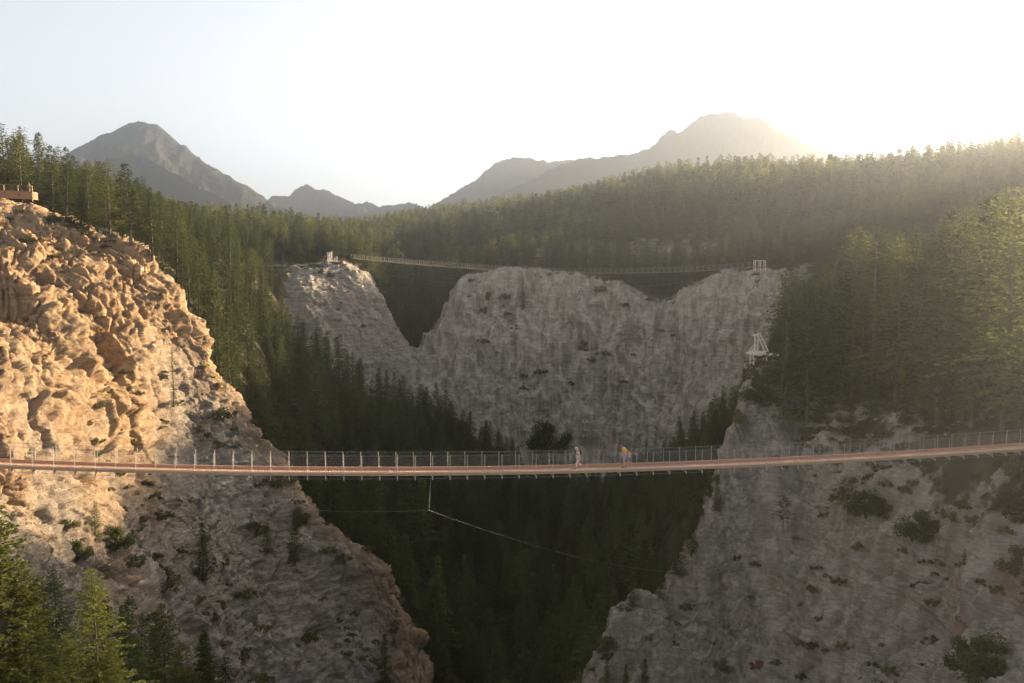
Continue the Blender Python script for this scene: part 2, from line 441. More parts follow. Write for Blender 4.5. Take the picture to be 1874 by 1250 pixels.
# ground above and behind the right slope
for px, Y, z in [(1480, 200, -14), (1480, 240, -6), (1600, 180, -11), (1600, 230, 0), (1600, 290, 12), (1700, 150, -9), (1700, 200, 2), (1700, 280, 17), (1874, 130, -8), (1874, 180, 4), (1874, 250, 20), (1874, 320, 34),
                 (2150, 110, -8), (2150, 160, 2), (2150, 260, 42), (2600, 90, -4), (2600, 160, 6), (2600, 240, 30), (3300, 80, -4), (3300, 160, 10), (1440, 215, -20), (1450, 190, -20), (1520, 280, 6), (4300, 120, 20), (4300, 300, 60), (4300, 900, 60)]:  # unseen heights far right raised and lowered to shape the cast shadow
    cp(px, Y, 0.1, z=z)
for px, Y, z in [(-900, 100, 0), (-900, 200, 20), (-900, 400, 40), (-2500, 100, 10), (-2500, 400, 45), (-2500, 1300, 30), (-600, 170, 16), (-600, 110, -5), (-900, 1300, -20), (4300, 1320, 20), (4300, 22, -5), (-2500, 1320, 0)]:
    cp(px, Y, 0.9 if Y < 175 and px < 0 else .2, z=z, warm=1.0)

KV = 1500.0 / F
C = np.array(C, dtype=np.float64)
cu = C[:, 0].copy(); cv = np.log(C[:, 1]) * KV
cv += np.random.RandomState(3).uniform(-1e-5, 1e-5, len(cv))
res = delaunay_2d_cdt([Vector((a, b)) for a, b in zip(cu, cv)], EDGES, [], 0, 1e-9)
tv, te, tf, ov, oe, of = res
tval = np.zeros((len(tv), 4))
for i, src in enumerate(ov):
    if src: tval[i] = C[src[0], 2:6]
    else:
        d = (cu - tv[i].x)**2 + (cv - tv[i].y)**2; j = np.argsort(d)[:3]; tval[i] = C[j, 2:6].mean(0)
ucols = np.concatenate([np.linspace(-1.9, -.86, 60), np.arange(-.85, -.611, 6.0 / F), np.arange(-.61, .611, 2.3 / F), np.arange(.614, .85, 6.0 / F), np.linspace(.86, 1.9, 60)])
vf = np.linspace(math.log(24), math.log(1290), 2400) * KV
NU, NF = len(ucols), len(vf)
G = np.full((NU, NF, 4), np.nan, dtype=np.float32)
for tri in tf:
    for k in range(1, len(tri) - 1):
        ia, ib, ic = tri[0], tri[k], tri[k + 1]
        (ax, ay), (bx, by), (cx, cy) = tv[ia], tv[ib], tv[ic]
        det = (by - cy) * (ax - cx) + (cx - bx) * (ay - cy)
        if abs(det) < 1e-12: continue
        i0, i1 = np.searchsorted(ucols, [min(ax, bx, cx) - 1e-6, max(ax, bx, cx) + 1e-6])
        j0, j1 = np.searchsorted(vf, [min(ay, by, cy) - 1e-6, max(ay, by, cy) + 1e-6])
        if i1 <= i0 or j1 <= j0: continue
        U, V = np.meshgrid(ucols[i0:i1], vf[j0:j1], indexing='ij')
        l1 = ((by - cy) * (U - cx) + (cx - bx) * (V - cy)) / det
        l2 = ((cy - ay) * (U - cx) + (ax - cx) * (V - cy)) / det
        l3 = 1 - l1 - l2
        m = (l1 >= -1e-6) & (l2 >= -1e-6) & (l3 >= -1e-6)
        val = l1[..., None] * tval[ia] + l2[..., None] * tval[ib] + l3[..., None] * tval[ic]
        sub = G[i0:i1, j0:j1]; sub[m] = val[m]
bad = np.isnan(G[..., 0])
print('terrain holes', bad.sum())
for i in range(NU):
    b = bad[i]
    if b.any():
        g = ~b; xs = np.arange(NF)
        if g.any():
            for k in range(4): G[i, b, k] = np.interp(xs[b], xs[g], G[i, g, k])
        else: G[i] = G[i - 1]
def blur(A, r, ax):
    c = np.cumsum(np.concatenate([np.repeat(np.take(A, [0], ax), r + 1, ax), A, np.repeat(np.take(A, [-1], ax), r, ax)], ax), ax, dtype=np.float64)
    n = A.shape[ax]
    return ((np.take(c, np.arange(2 * r + 1, 2 * r + 1 + n), ax) - np.take(c, np.arange(0, n), ax)) / (2 * r + 1)).astype(np.float32)
for _ in range(2):
    G = blur(G, 5, 0); G = blur(G, 7, 1)
print('t terrain interp', time.time() - T0)
# low-frequency undulation of the ground
Yf = np.exp(vf / KV)
UU = ucols[:, None] * Yf[None, :]; YY = np.broadcast_to(Yf[None, :], UU.shape)
G[..., 0] += (fbm(UU / 38, YY / 38, UU * 0 + 3.3, 3) * 2.2 * (1 - .6 * G[..., 1]) * sstep(110, 260, YY) + fbm(UU / 140, YY / 140, UU * 0 + 8.3, 2) * 6 * sstep(380, 620, YY)).astype(np.float32)
G[..., 0] += (2.6 * fbm(UU / 9, YY / 12, UU * 0 + 1.7, 3) * G[..., 3] * sstep(225, 245, YY) + 1.1 * fbm(UU / 5, YY / 6, UU * 0 + 2.7, 3) * G[..., 1] * sstep(225, 215, YY)).astype(np.float32)
GZ = G[..., 0]
def sample(X, Y, k=0):
    u = X / Y; v = math.log(Y) * KV
    i = np.searchsorted(ucols, u) - 1; i = min(max(i, 0), NU - 2)
    j = (v - vf[0]) / (vf[1] - vf[0]); j = min(max(j, 0), NF - 1.001)
    fu = (u - ucols[i]) / (ucols[i + 1] - ucols[i]); fu = min(max(fu, 0), 1)
    j0 = int(j); fv = j - j0
    a = G[i, j0, k] * (1 - fv) + G[i, j0 + 1, k] * fv
    b = G[i + 1, j0, k] * (1 - fv) + G[i + 1, j0 + 1, k] * fv
    return float(a * (1 - fu) + b * fu)
# resample each column evenly along what the eye sees
NR = 1150
Z = np.empty((NU, NR, 4), dtype=np.float32); YR = np.empty((NU, NR), dtype=np.float64)
dln = (vf[1] - vf[0]) / KV
rk = G[..., 1]
dz = np.diff(GZ, axis=1) / Yf[None, 1:]
ds = np.sqrt((.22 * dln)**2 + dz**2) * (1 + 2.2 * rk[:, 1:]) * (1 - .75 * sstep(420, 700, YY[:, 1:])) + 1e-5
ds = blur(ds.astype(np.float32), 6, 0)
cs = np.concatenate([np.zeros((NU, 1)), np.cumsum(ds, 1)], 1)
cs /= cs[:, -1:]
tt = np.linspace(0, 1, NR); jj = np.arange(NF)
for i in range(NU):
    jf = np.interp(tt, cs[i], jj)
    j0 = np.minimum(jf.astype(int), NF - 2); fr = (jf - j0)[:, None]
    Z[i] = G[i, j0] * (1 - fr) + G[i, j0 + 1] * fr
    YR[i] = np.exp((vf[0] + jf * (vf[1] - vf[0])) / KV)
XR = ucols[:, None] * YR
Pv = np.stack([XR, YR, Z[..., 0].astype(np.float64)], -1)
du = np.gradient(Pv, axis=0); dv = np.gradient(Pv, axis=1)
nrm = np.cross(du, dv); nrm /= np.linalg.norm(nrm, axis=-1)[..., None] + 1e-12
for _ in range(3):
    for k in range(3): nrm[..., k] = blur(blur(nrm[..., k].astype(np.float32), 5, 0), 5, 1)
nrm /= np.linalg.norm(nrm, axis=-1)[..., None] + 1e-12
rock = Z[..., 1]; warm = Z[..., 2]; pale = Z[..., 3]
# break up the rock mask so that soil and trees creep over its edges
px_, py_, pz_ = Pv[..., 0].astype(np.float32), Pv[..., 1].astype(np.float32), Pv[..., 2].astype(np.float32)
rock = np.clip(rock + .45 * fbm(px_ / 9, py_ / 9, pz_ / 9, 3) * (1 - np.abs(2 * rock - 1))**.5, 0, 1)
mask = sstep(.25, .7, rock) * sstep(1.35, 1.0, np.abs(ucols))[:, None]
sel = mask > .01
x, y, z = px_[sel], py_[sel], pz_[sel]; w = warm[sel]; pl = pale[sel]
th = R(37)
nn = x * math.sin(th) + z * math.cos(th); tt_ = x * math.cos(th) - z * math.sin(th)
wx = fbm(x / 14, y / 14, z / 14, 2) * 3.0
def facets(x, y, z, seed=0):
    """cells with a random offset and tilt each: broken rock"""
    xi = np.floor(x).astype(np.int32); yi = np.floor(y).astype(np.int32); zi = np.floor(z).astype(np.int32)
    best = np.full(x.shape, 9.0, np.float32); val = np.zeros(x.shape, np.float32); sec = np.full(x.shape, 9.0, np.float32)
    for dx in (-1, 0, 1):
        for dy in (-1, 0, 1):
            for dz in (-1, 0, 1):
                cx, cy, cz = xi + dx, yi + dy, zi + dz
                h = _perm[(_perm[(_perm[(cx + seed) & 255] + cy) & 255] + cz) & 255]
                g = _g[h]; h2 = _perm[(h + 91) & 255]; g2 = _g[h2]
                ox = x - (cx + .5 + .38 * g[..., 0]); oy = y - (cy + .5 + .38 * g[..., 1]); oz = z - (cz + .5 + .38 * g[..., 2])
                d = ox * ox + oy * oy + oz * oz
                m = d < best
                sec = np.where(m, best, np.minimum(sec, d)); best = np.where(m, d, best)
                val = np.where(m, g2[..., 0] * .6 + g2[..., 1] * ox + g2[..., 2] * oz + g[..., 1] * oy, val)
    return val, np.sqrt(sec) - np.sqrt(best)
# rugged warm cliff: bulges, dipping beds, blocks
upper = sstep(-16, -4, z)       # blocky top, bedded below
big = ridged(x / 17 + 3, y / 17, z / 15, 3) - .5
bil = np.abs(fbm((x + wx) / 6.5, y / 6.5, z / 5.5, 3)) * 2
beds = ridged((tt_ + wx) / 11, y / 14, (nn + wx * .5) / 2.3, 4, .55) - .5
blk = ridged((x + wx) / 2.6, y / 2.6, z / 2.4, 3, .6) - .5
fine = fbm(tt_ / 1.6, y / 1.2, nn / .45, 4, .6)
ph = (nn + wx * .8) / 3.1; saw = (ph - np.floor(ph)); saw = sstep(0, .25, saw) * (1 - saw) 
f1, c1 = facets((tt_ + wx * .6) / 13, y / 9, (nn + wx * .2) / 2.6, 3)
f2, c2 = facets((tt_ + wx * .3) / 4.6, y / 3.6, nn / 1.0, 9)
f3, c3 = facets((x + wx * .5) / 5.0, (y) / 5, z / 6.5, 21)
f4, c4 = facets(tt_ / 1.7, y / 1.4, nn / .45, 40)
cr = lambda c, w: -sstep(w, 0, c)
shelf = ridged((tt_ + wx * 2) / 34, y / 24, (nn + wx) / 8.5, 3, .5) - .5
dl = 1.6 * big + 3.6 * shelf + 1.0 * beds + .5 * saw + (1.4 * f1 + 1.1 * cr(c1, .07)) * (1 - .3 * upper) + (.50 * f2 + .55 * cr(c2, .08)) + upper * (.55 * f3 + .9 * cr(c3, .06)) + .26 * f4 + .30 * fine + .15 * blk
dl *= 1 - .75 * sstep(6, 12, z)
# grey gullied silt: flutes run down the fall line
gul = ridged((x + .35 * z) / 11, y / 11, z / 60, 2, .5) - .5
gul2 = fbm((x + .15 * z) / 3.0, y / 3.0, z / 16, 3, .6)
lay = z + .12 * x + .6 * fbm(x / 20, y / 20, z / 20, 2)
lp = lay / 1.7; lstep = np.floor(lp); lfr = lp - lstep
ledge = (_g[(lstep.astype(np.int32) * 37) & 255, 0] * (1 - sstep(.82, 1, lfr)) + _g[((lstep.astype(np.int32) + 1) * 37) & 255, 0] * sstep(.82, 1, lfr)) * (.4 + .6 * sstep(-.1, .35, fbm(x / 12, y / 12, z / 5 + 9, 2)))
g1, k1 = facets(x / 3.2, y / 3.2, (z + .12 * x) / 1.6, 5)
g2_, k2_ = facets(x / 1.1, y / 1.1, (z + .12 * x) / .6, 15)
dg = 2.0 * gul + .7 * gul2 + 1.8 * fbm(x / 18, y / 18, z / 18, 3) + .55 * g1 + .30 * g2_ + .45 * cr(k1, .08) + .55 * ledge + .40 * fbm(x / 1.0, y / 1.0, z / .6, 4, .65)
gp = ridged((x + wx * 1.5 + .2 * z) / 21, (y + wx) / 21, z / 90, 3, .5) - .5
gp2 = ridged((x + wx * .6 + .12 * z) / 6, (y) / 6, z / 45, 4, .62) - .5
g3, k3 = facets(x / 5, y / 5, z / 3.5, 25)
dp = 6.0 * gp + 3.2 * gp2 + .5 * ledge + .40 * g3 + .4 * cr(k3, .1) + .9 * fbm(x / 2.2, y / 2.2, z / 6, 4, .68)
disp = dl * w + dg * (1 - w)
disp = disp * (1 - pl) + dp * pl
disp *= mask[sel]
D = np.zeros(rock.shape, dtype=np.float32); D[sel] = disp
sf = ~sel
D[sf] = (.35 * fbm(px_[sf] / 4, py_[sf] / 4, pz_[sf] / 4, 2)).astype(np.float32) * (np.abs(ucols)[:, None] < .62).repeat(NR, 1)[sf]
Pv = Pv + nrm * D[..., None]
idx = np.arange(NU * NR).reshape(NU, NR)
faces = np.stack([idx[:-1, :-1], idx[1:, :-1], idx[1:, 1:], idx[:-1, 1:]], -1).reshape(-1, 4)
me = mesh_np('canyon_ground', Pv.reshape(-1, 3), faces, [M['terrain']], smooth=False)
veg = sstep(.80, .97, nrm[..., 2]) * sstep(185, 160, Pv[..., 1]) * sstep(.35, .6, rock) * sstep(2, 9, Pv[..., 2]) * (Pv[..., 0] < -30)
for nm, arr in (('rock', rock), ('warm', warm), ('pale', pale), ('veg', veg)):
    a = me.attributes.new(nm, 'FLOAT', 'POINT')
    a.data.foreach_set('value', np.ascontiguousarray(arr.reshape(-1), dtype=np.float32))
terrain = link(bpy.data.objects.new('canyon_ground', me))
tag(terrain, 'rugged tan and grey canyon cliffs and wooded slopes falling to a dark gorge', 'ground', kind='structure')
print('t terrain', time.time() - T0, NU, NR)
# wide valley floor to the horizon, under everything
mb = MB(); mb.poly([(-2550, -550, -139), (2550, -550, -139), (2550, 3950, -139), (-2550, 3950, -139)])
vf_o = mb.build('valley_floor', M['mountain']); tag(vf_o, 'low wooded valley floor reaching to the mountains', 'ground', kind='structure')
bpy.context.view_layer.update()
def hit(px, py):
    """point of the ground seen at this place of the photograph"""
    d = raydir(px, py).normalized()
    ok, loc, n, i = terrain.ray_cast(Vector((0, 0, 0)), d)
    return (Vector(loc), Vector(n)) if ok else (None, None)
def drop(X, Y):
    ok, loc, n, i = terrain.ray_cast(Vector((X, Y, 400)), Vector((0, 0, -1)))
    return (Vector(loc), Vector(n)) if ok else (None, None)

# ------------------------------------------------------------------ mountains
def mountain(sil, D, depth, label, seed, spur=.35, steps=420, rough=1.0, base=-135):
    """sil: skyline as (px, py); D: distance of the skyline; a ridge with front and back slopes"""
    pts = [at(a, b, D) for a, b in sil]
    xs = np.array([p.x for p in pts]); zs = np.array([p.z for p in pts])
    x0, x1 = xs.min(), xs.max()
    nx, ny = steps, 150
    X = np.linspace(x0, x1, nx); T = np.linspace(-1, 1, ny)
    XX, TT = np.meshgrid(X, T, indexing='ij')
    rz = np.interp(X, xs, zs)[:, None]
    H = (rz - base)
    prof = 1 - np.abs(TT) ** .85
    sc = depth
    nz = ridged(XX / (sc * .55) + seed, TT * depth / (sc * .8) + TT * 0, XX * 0 + seed, 5, .55) - .45
    n2 = fbm(XX / 42 + seed, TT * depth / 42, XX * 0, 5, .6)
    n3 = ridged(XX / 95 + seed, TT * depth / 70 - XX / 160, XX * 0 + 2, 5, .6) - .45
    amp = np.sin(np.clip(np.abs(TT), 0, 1) * math.pi) ** .7
    Zm = base + H * prof + H * spur * nz * amp + rough * (5 * ridged(XX / 26 + seed, TT * depth / 26, XX * 0, 3) + 7 * n2 * (.55 + amp) + 48 * n3 * (.12 + amp))
    YM = D + TT * depth + fbm(XX / 300 + seed, TT, XX * 0, 2) * 60 * amp
    V = np.stack([XX, YM, np.maximum(Zm, base)], -1)
    idx = np.arange(nx * ny).reshape(nx, ny)
    fc = np.stack([idx[:-1, :-1], idx[1:, :-1], idx[1:, 1:], idx[:-1, 1:]], -1).reshape(-1, 4)
    o = link(bpy.data.objects.new('mountain', mesh_np('mountain', V.reshape(-1, 3), fc, [M['mountain']], smooth=True)))
    tag(o, label, 'mountain', kind='structure')
    return o
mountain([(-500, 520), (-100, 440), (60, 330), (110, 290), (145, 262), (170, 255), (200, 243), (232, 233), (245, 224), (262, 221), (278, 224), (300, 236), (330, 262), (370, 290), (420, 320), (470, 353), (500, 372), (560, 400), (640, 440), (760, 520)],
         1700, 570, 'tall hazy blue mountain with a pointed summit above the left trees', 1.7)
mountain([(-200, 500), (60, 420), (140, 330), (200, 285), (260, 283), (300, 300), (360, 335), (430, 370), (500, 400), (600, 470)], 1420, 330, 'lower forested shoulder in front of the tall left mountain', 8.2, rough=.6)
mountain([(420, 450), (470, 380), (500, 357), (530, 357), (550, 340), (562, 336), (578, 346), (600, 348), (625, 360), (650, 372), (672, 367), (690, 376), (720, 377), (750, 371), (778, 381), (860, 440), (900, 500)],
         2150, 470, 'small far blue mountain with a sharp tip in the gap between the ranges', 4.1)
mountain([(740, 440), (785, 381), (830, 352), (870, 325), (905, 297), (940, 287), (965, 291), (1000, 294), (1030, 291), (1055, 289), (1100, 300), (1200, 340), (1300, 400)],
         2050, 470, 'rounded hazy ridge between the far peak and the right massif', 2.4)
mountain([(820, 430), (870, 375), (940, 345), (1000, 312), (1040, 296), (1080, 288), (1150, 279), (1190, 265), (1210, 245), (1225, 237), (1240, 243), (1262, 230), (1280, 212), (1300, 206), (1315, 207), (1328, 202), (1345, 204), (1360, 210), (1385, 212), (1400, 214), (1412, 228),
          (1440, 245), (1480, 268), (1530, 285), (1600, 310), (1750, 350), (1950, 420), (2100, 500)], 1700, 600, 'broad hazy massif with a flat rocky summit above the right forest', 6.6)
# ------------------------------------------------------------------ trees
def conifer_meshes(name, seed, H=20.0, r0=3.0, start=.1, step=.42, nb=6, leaf=(.62, .2), up=.12, droop=.35, gap=.12, spire=.85, per=2.4, trunk_r=.24, lean=0.0, needles='needles', bark='bark', low=False, lumpy=.25):
    rng = random.Random(seed); V = []; Fc = []
    def axis(z):
        t = z / H
        return (lean * H * t * t + .12 * math.sin(t * 5 + seed), .10 * math.sin(t * 4 + seed * 2))
    z = H * start; lev = 0; phi = rng.random() * 6.28
    while z < H * .985:
        t = (z - H * start) / (H * (1 - start))
        env = (1 - t) ** spire * min(1.0, .45 + t * 4.0)
        env *= 1 + lumpy * math.sin(z * 1.1 + seed * 1.7) * (1 - t)
        n = nb if t < .85 else max(3, nb - 2)
        for b in range(n):
            if rng.random() < gap: continue
            a = phi + b * 6.283 / n + rng.uniform(-.35, .35)
            L = (r0 * env + .15) * rng.uniform(.62, 1.18)
            ca, sa = math.cos(a), math.sin(a); ax, ay = axis(z)
            upb = up + .55 * t; dr = droop * (1 - .6 * t)
            m = max(2, int(L / (leaf[0] * .62)))
            for i in range(m):
                s = (i + rng.uniform(.2, .95)) / m
                if s < .18 and L > 1.2 and not low: continue
                cx = ax + ca * L * s; cy = ay + sa * L * s; cz = z + L * (upb * s - dr * s * s) + rng.uniform(-.08, .08)
                k = int(per) + (rng.random() < per - int(per))
                for q in range(k):
                    side = rng.choice((-1, 1)) if q else 0
                    b2 = a + side * rng.uniform(.5, 1.1) + rng.uniform(-.3, .3)
                    l = leaf[0] * rng.uniform(.7, 1.3) * (.65 + .35 * (1 - t)); wd = leaf[1] * rng.uniform(.7, 1.3)
                    dx, dy, dzv = math.cos(b2), math.sin(b2), rng.uniform(-.45, .25)
                    px, py = -dy, dx; tilt = rng.uniform(-.8, .8)
                    p0 = (cx, cy, cz); pm = (cx + dx * l * .5, cy + dy * l * .5, cz + dzv * l * .5 + .03)
                    nV = len(V)
                    V.append(p0)
                    V.append((pm[0] + px * wd, pm[1] + py * wd, pm[2] + tilt * wd))
                    V.append((cx + dx * l, cy + dy * l, cz + dzv * l * 1.1))
                    V.append((pm[0] - px * wd, pm[1] - py * wd, pm[2] - tilt * wd))
                    Fc.append((nV, nV + 1, nV + 2, nV + 3))
        z += step * rng.uniform(.75, 1.25) * (1.0 if t < .8 else .7); phi += 2.4; lev += 1
    ax, ay = axis(H)
    for q in range(5):
        a = q * 1.26; nV = len(V)
        V += [(ax, ay, H * .97), (ax + .1 * math.cos(a), ay + .1 * math.sin(a), H * .985), (ax, ay, H * 1.01), (ax - .05, ay, H * .985)]; Fc.append((nV, nV + 1, nV + 2, nV + 3))
    crown = mesh_np(name + '_crown', V, Fc, [M[needles]])
    mb = MB(); n = 4 if low else 9
    ptsT = [(*axis(H * i / n), H * i / n - (.8 if i == 0 else 0)) for i in range(n + 1)]
    mb.tube(ptsT, [trunk_r * (1 - .93 * i / n) * (1.25 if i == 0 else 1) for i in range(n + 1)], 4 if low else 7)
    if not low:
        zz = H * max(.06, start * .35)
        while zz < H * (start + .35):
            a = rng.random() * 6.28; L = rng.uniform(.5, 1.6); axx, ayy = axis(zz)
            mb.tube([(axx, ayy, zz), (axx + math.cos(a) * L, ayy + math.sin(a) * L, zz + rng.uniform(-.3, .15) * L)], [.035, .012], 3); zz += rng.uniform(.3, .8)
    tm = bpy.data.meshes.new(name + '_trunk'); tm.from_pydata([tuple(v) for v in mb.v], [], mb.f); tm.materials.append(M[bark]); tm.update()
    return crown, tm
# detailed kinds (near) and light ones (far)
KINDS = {}
def kind(k, *a, **kw): KINDS[k] = conifer_meshes(k, *a, **kw)
LF = dict(leaf=(.46, .115), per=3.4)
kind('spruce_a', 1, r0=2.9, start=.05, gap=.08, **LF)
kind('spruce_b', 2, r0=2.5, start=.08, gap=.14, droop=.45, lumpy=.4, **LF)
kind('fir_a', 3, r0=3.5, start=.08, gap=.16, spire=.62, up=.05, lumpy=.5, **LF)
kind('fir_b', 4, r0=3.2, start=.10, gap=.22, spire=.7, lumpy=.55, droop=.25, lean=.02, **LF)
kind('fir_c', 5, r0=3.8, start=.12, gap=.26, spire=.55, lumpy=.6, up=.15, needles='pine', lean=-.015, **LF)
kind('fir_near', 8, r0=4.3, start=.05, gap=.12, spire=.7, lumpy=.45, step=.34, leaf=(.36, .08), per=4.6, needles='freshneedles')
kind('pine_a', 6, r0=3.2, start=.42, gap=.33, spire=.42, lumpy=.6, nb=5, up=.25, needles='pine', bark='greybark', trunk_r=.22, leaf=(.46, .12), per=4.2, lean=.03)
kind('spire', 7, r0=1.35, start=.04, gap=.12, spire=.7, lumpy=.45, nb=5, leaf=(.40, .11), per=3.4)
FAR = {}
for i, (r0, st, sp, g) in enumerate([(2.7, .08, .85, .1), (3.3, .14, .62, .2), (3.7, .25, .5, .25), (2.2, .1, .8, .1), (3.0, .3, .45, .3)]):
    FAR['far%d' % i] = conifer_meshes('far_conifer_%d' % i, 20 + i, r0=r0, start=st, spire=sp, gap=g, step=.75, nb=5, leaf=(.95, .30), per=2.4, low=True, lumpy=.55, needles='pine' if i in (2, 4) else 'needles')
print('t protos', time.time() - T0, {k: len(v[0].polygons) for k, v in {**KINDS, **FAR}.items()})
MANUAL = []   # (px, py of base, height, kind, lean, label)
TREES = []    # dict(pos, h, w, kind, rot, zone, tilt)
rt = random.Random(11)
def add_tree(pos, h, kd, zone, rot=None, w=1.0, tilt=(0, 0), label=None, group=None):
    TREES.append(dict(p=Vector(pos), h=h, k=kd, zone=zone, rot=rt.random() * 6.28 if rot is None else rot, w=w, tilt=tilt, label=label, group=group))
def manual(px, py, toppy, kd, label, w=1.0, tilt=(0, 0), group=None):
    loc, n = hit(px, py)
    if loc is None: print('manual miss', px, py); return
    h = (py - toppy) / F * loc.y
    add_tree(loc - Vector((0, 0, .25)), h, kd, 'manual', w=w, tilt=tilt, label=label, group=group)
    return loc
BLOCK = []    # (centre x, y, radius) kept free of scattered trees
def scatter(y0, y1, s, umin=-.88, umax=.90):
    y = y0
    while y < y1:
        x = umin * y
        while x < umax * y:
            X = x + rt.uniform(-.45, .45) * s; Y = y + rt.uniform(-.45, .45) * s
            x += s
            rkv = sample(X, Y, 1)
            if Y < 330:
                if rkv > .42 + .25 * (rt.random() - .5): continue
            elif rkv > .6: continue
            if any((X - bx)**2 + (Y - by)**2 < br * br for bx, by, br in BLOCK): continue
            yield X, Y, rkv
        y += s * .9
def pick(ch): return rt.choice(ch)
# hand placed trees of the photograph: base x, base y, top y
for a in [
    (200, 432, 290, 'fir_c', 'bushy fir on the left cliff rim with its top against the tall blue mountain', 1.45),
    (238, 445, 298, 'fir_b', 'broad shaggy fir at the cliff rim, its crown rising left of the mountain summit', 1.67),
    (162, 425, 292, 'fir_a', 'full green fir on the rim between the wooden deck and the shaggy fir', 1.45),
    (124, 402, 268, 'spruce_a', 'tall spruce at the right end of the wooden deck', 1.59),
    (150, 420, 340, 'spruce_a', 'small low spruce at the cliff rim under the taller firs', 1.89),
    (95, 385, 262, 'spruce_b', 'slender spruce just right of the person on the wooden deck', 1.45),
    (70, 375, 238, 'fir_b', 'tall fir standing behind the person on the wooden deck', 1.30),
    (38, 372, 228, 'fir_c', 'tall fir behind the middle of the wooden deck', 1.30),
    (8, 370, 222, 'fir_a', 'tall fir behind the left end of the wooden deck', 1.30),
    (-30, 370, 232, 'fir_a', 'tall fir behind the left end of the wooden deck, cut by the photo edge', 1.30),
    (278, 470, 340, 'spruce_a', 'pointed bright spruce where the cliff rim starts to drop', 1.30),
    (298, 495, 372, 'fir_a', 'dense fir beside the pointed spruce on the dropping rim', 1.45),
    (318, 745, 640, 'spire', 'thin crooked spruce alone on the lit tan cliff face', 1.0),
    (412, 716, 682, 'spruce_a', 'tiny lone spruce on the lower edge of the lit cliff', 1.2),
    (497, 535, 474, 'spruce_a', 'taller of two small pointed spruces on a rock ledge', 1.2),
    (516, 540, 498, 'spruce_a', 'shorter of two small pointed spruces on a rock ledge', 1.2),
    (957, 567, 504, 'spire', 'narrow dark spruce alone high on the pale cliff face', 1.3),
    (1432, 760, 470, 'fir_b', 'tall golden lit fir beside the right edge of the pale cliff', 1.06),
    (1475, 780, 512, 'fir_b', 'gold topped fir just right of the tallest tree at the pale cliff edge', 1.06),
    (1560, 740, 410, 'fir_c', 'big sunlit fir with a broken top on the right slope', 1.12),
    (1597, 692, 412, 'pine_a', 'tall pine with a long bare pale trunk by the slope railing', 1.38),
    (1640, 735, 430, 'fir_c', 'broad gold edged fir right of the bare trunked pine', 1.06),
    (1668, 725, 414, 'spruce_a', 'sharply pointed yellow green spruce in the gap of the right slope trees', 0.88),
    (1720, 770, 380, 'fir_b', 'tall shaggy sunlit fir right of the pointed spruce', 1.19),
    (1758, 760, 375, 'fir_c', 'tall fir with ragged gold branches on the right slope', 1.12),
    (1800, 775, 350, 'fir_b', 'very tall ragged fir near the right edge of the photo', 1.19),
    (1838, 780, 338, 'fir_c', 'tallest golden fir of the right slope', 1.12),
    (1880, 790, 345, 'fir_a', 'very tall fir cut by the right photo edge', 1.25),
    (1540, 740, 470, 'fir_a', 'dense dark fir left of the bare trunked pine', 1.00),
    (1500, 735, 520, 'spruce_b', 'slim spruce on the right slope behind the wooden frame', 1.25),
    (1700, 750, 470, 'fir_a', 'dark fir filling the gap on the right slope', 1.12),
    (1780, 780, 470, 'spruce_b', 'dark spruce low among the tall right slope firs', 1.25),
    (1434, 976, 900, 'pine_a', 'small lone umbrella topped pine with a curved trunk on the grey right cliff', 1.5),
    (1548, 957, 866, 'pine_a', 'small leaning pine with ragged branches on the upper right cliff', 1.9),
    (372, 1065, 948, 'spruce_b', 'small dark spruce on the shaded grey cliff under the bridge', 1.4),
    (490, 1012, 950, 'fir_a', 'small bushy fir on the shaded cliff near the hanging cable', 1.2),
    (540, 1030, 945, 'fir_a', 'rounded dark fir on the shaded cliff right of the small bushy fir', 1.2),
    (175, 985, 910, 'fir_a', 'small fir at the shadow edge of the left cliff', 1.3),
    (1183, 840, 800, 'spruce_a', 'small spruce on the pale cliff foot beyond the walkers', 1.0),
    ]:
    px, py, ty, kd, lb, w = a
    if px < 100 and py < 400:       # these stand behind the wooden deck
        Y = 175 + (px % 3); X = at(px, 350, Y).x; zz = sample(X, Y)
        add_tree((X, Y, zz - .3), at(px, ty, Y).z - zz, kd, 'manual', w=w, label=lb)
        continue
    manual(px, py, ty, kd, lb, w)
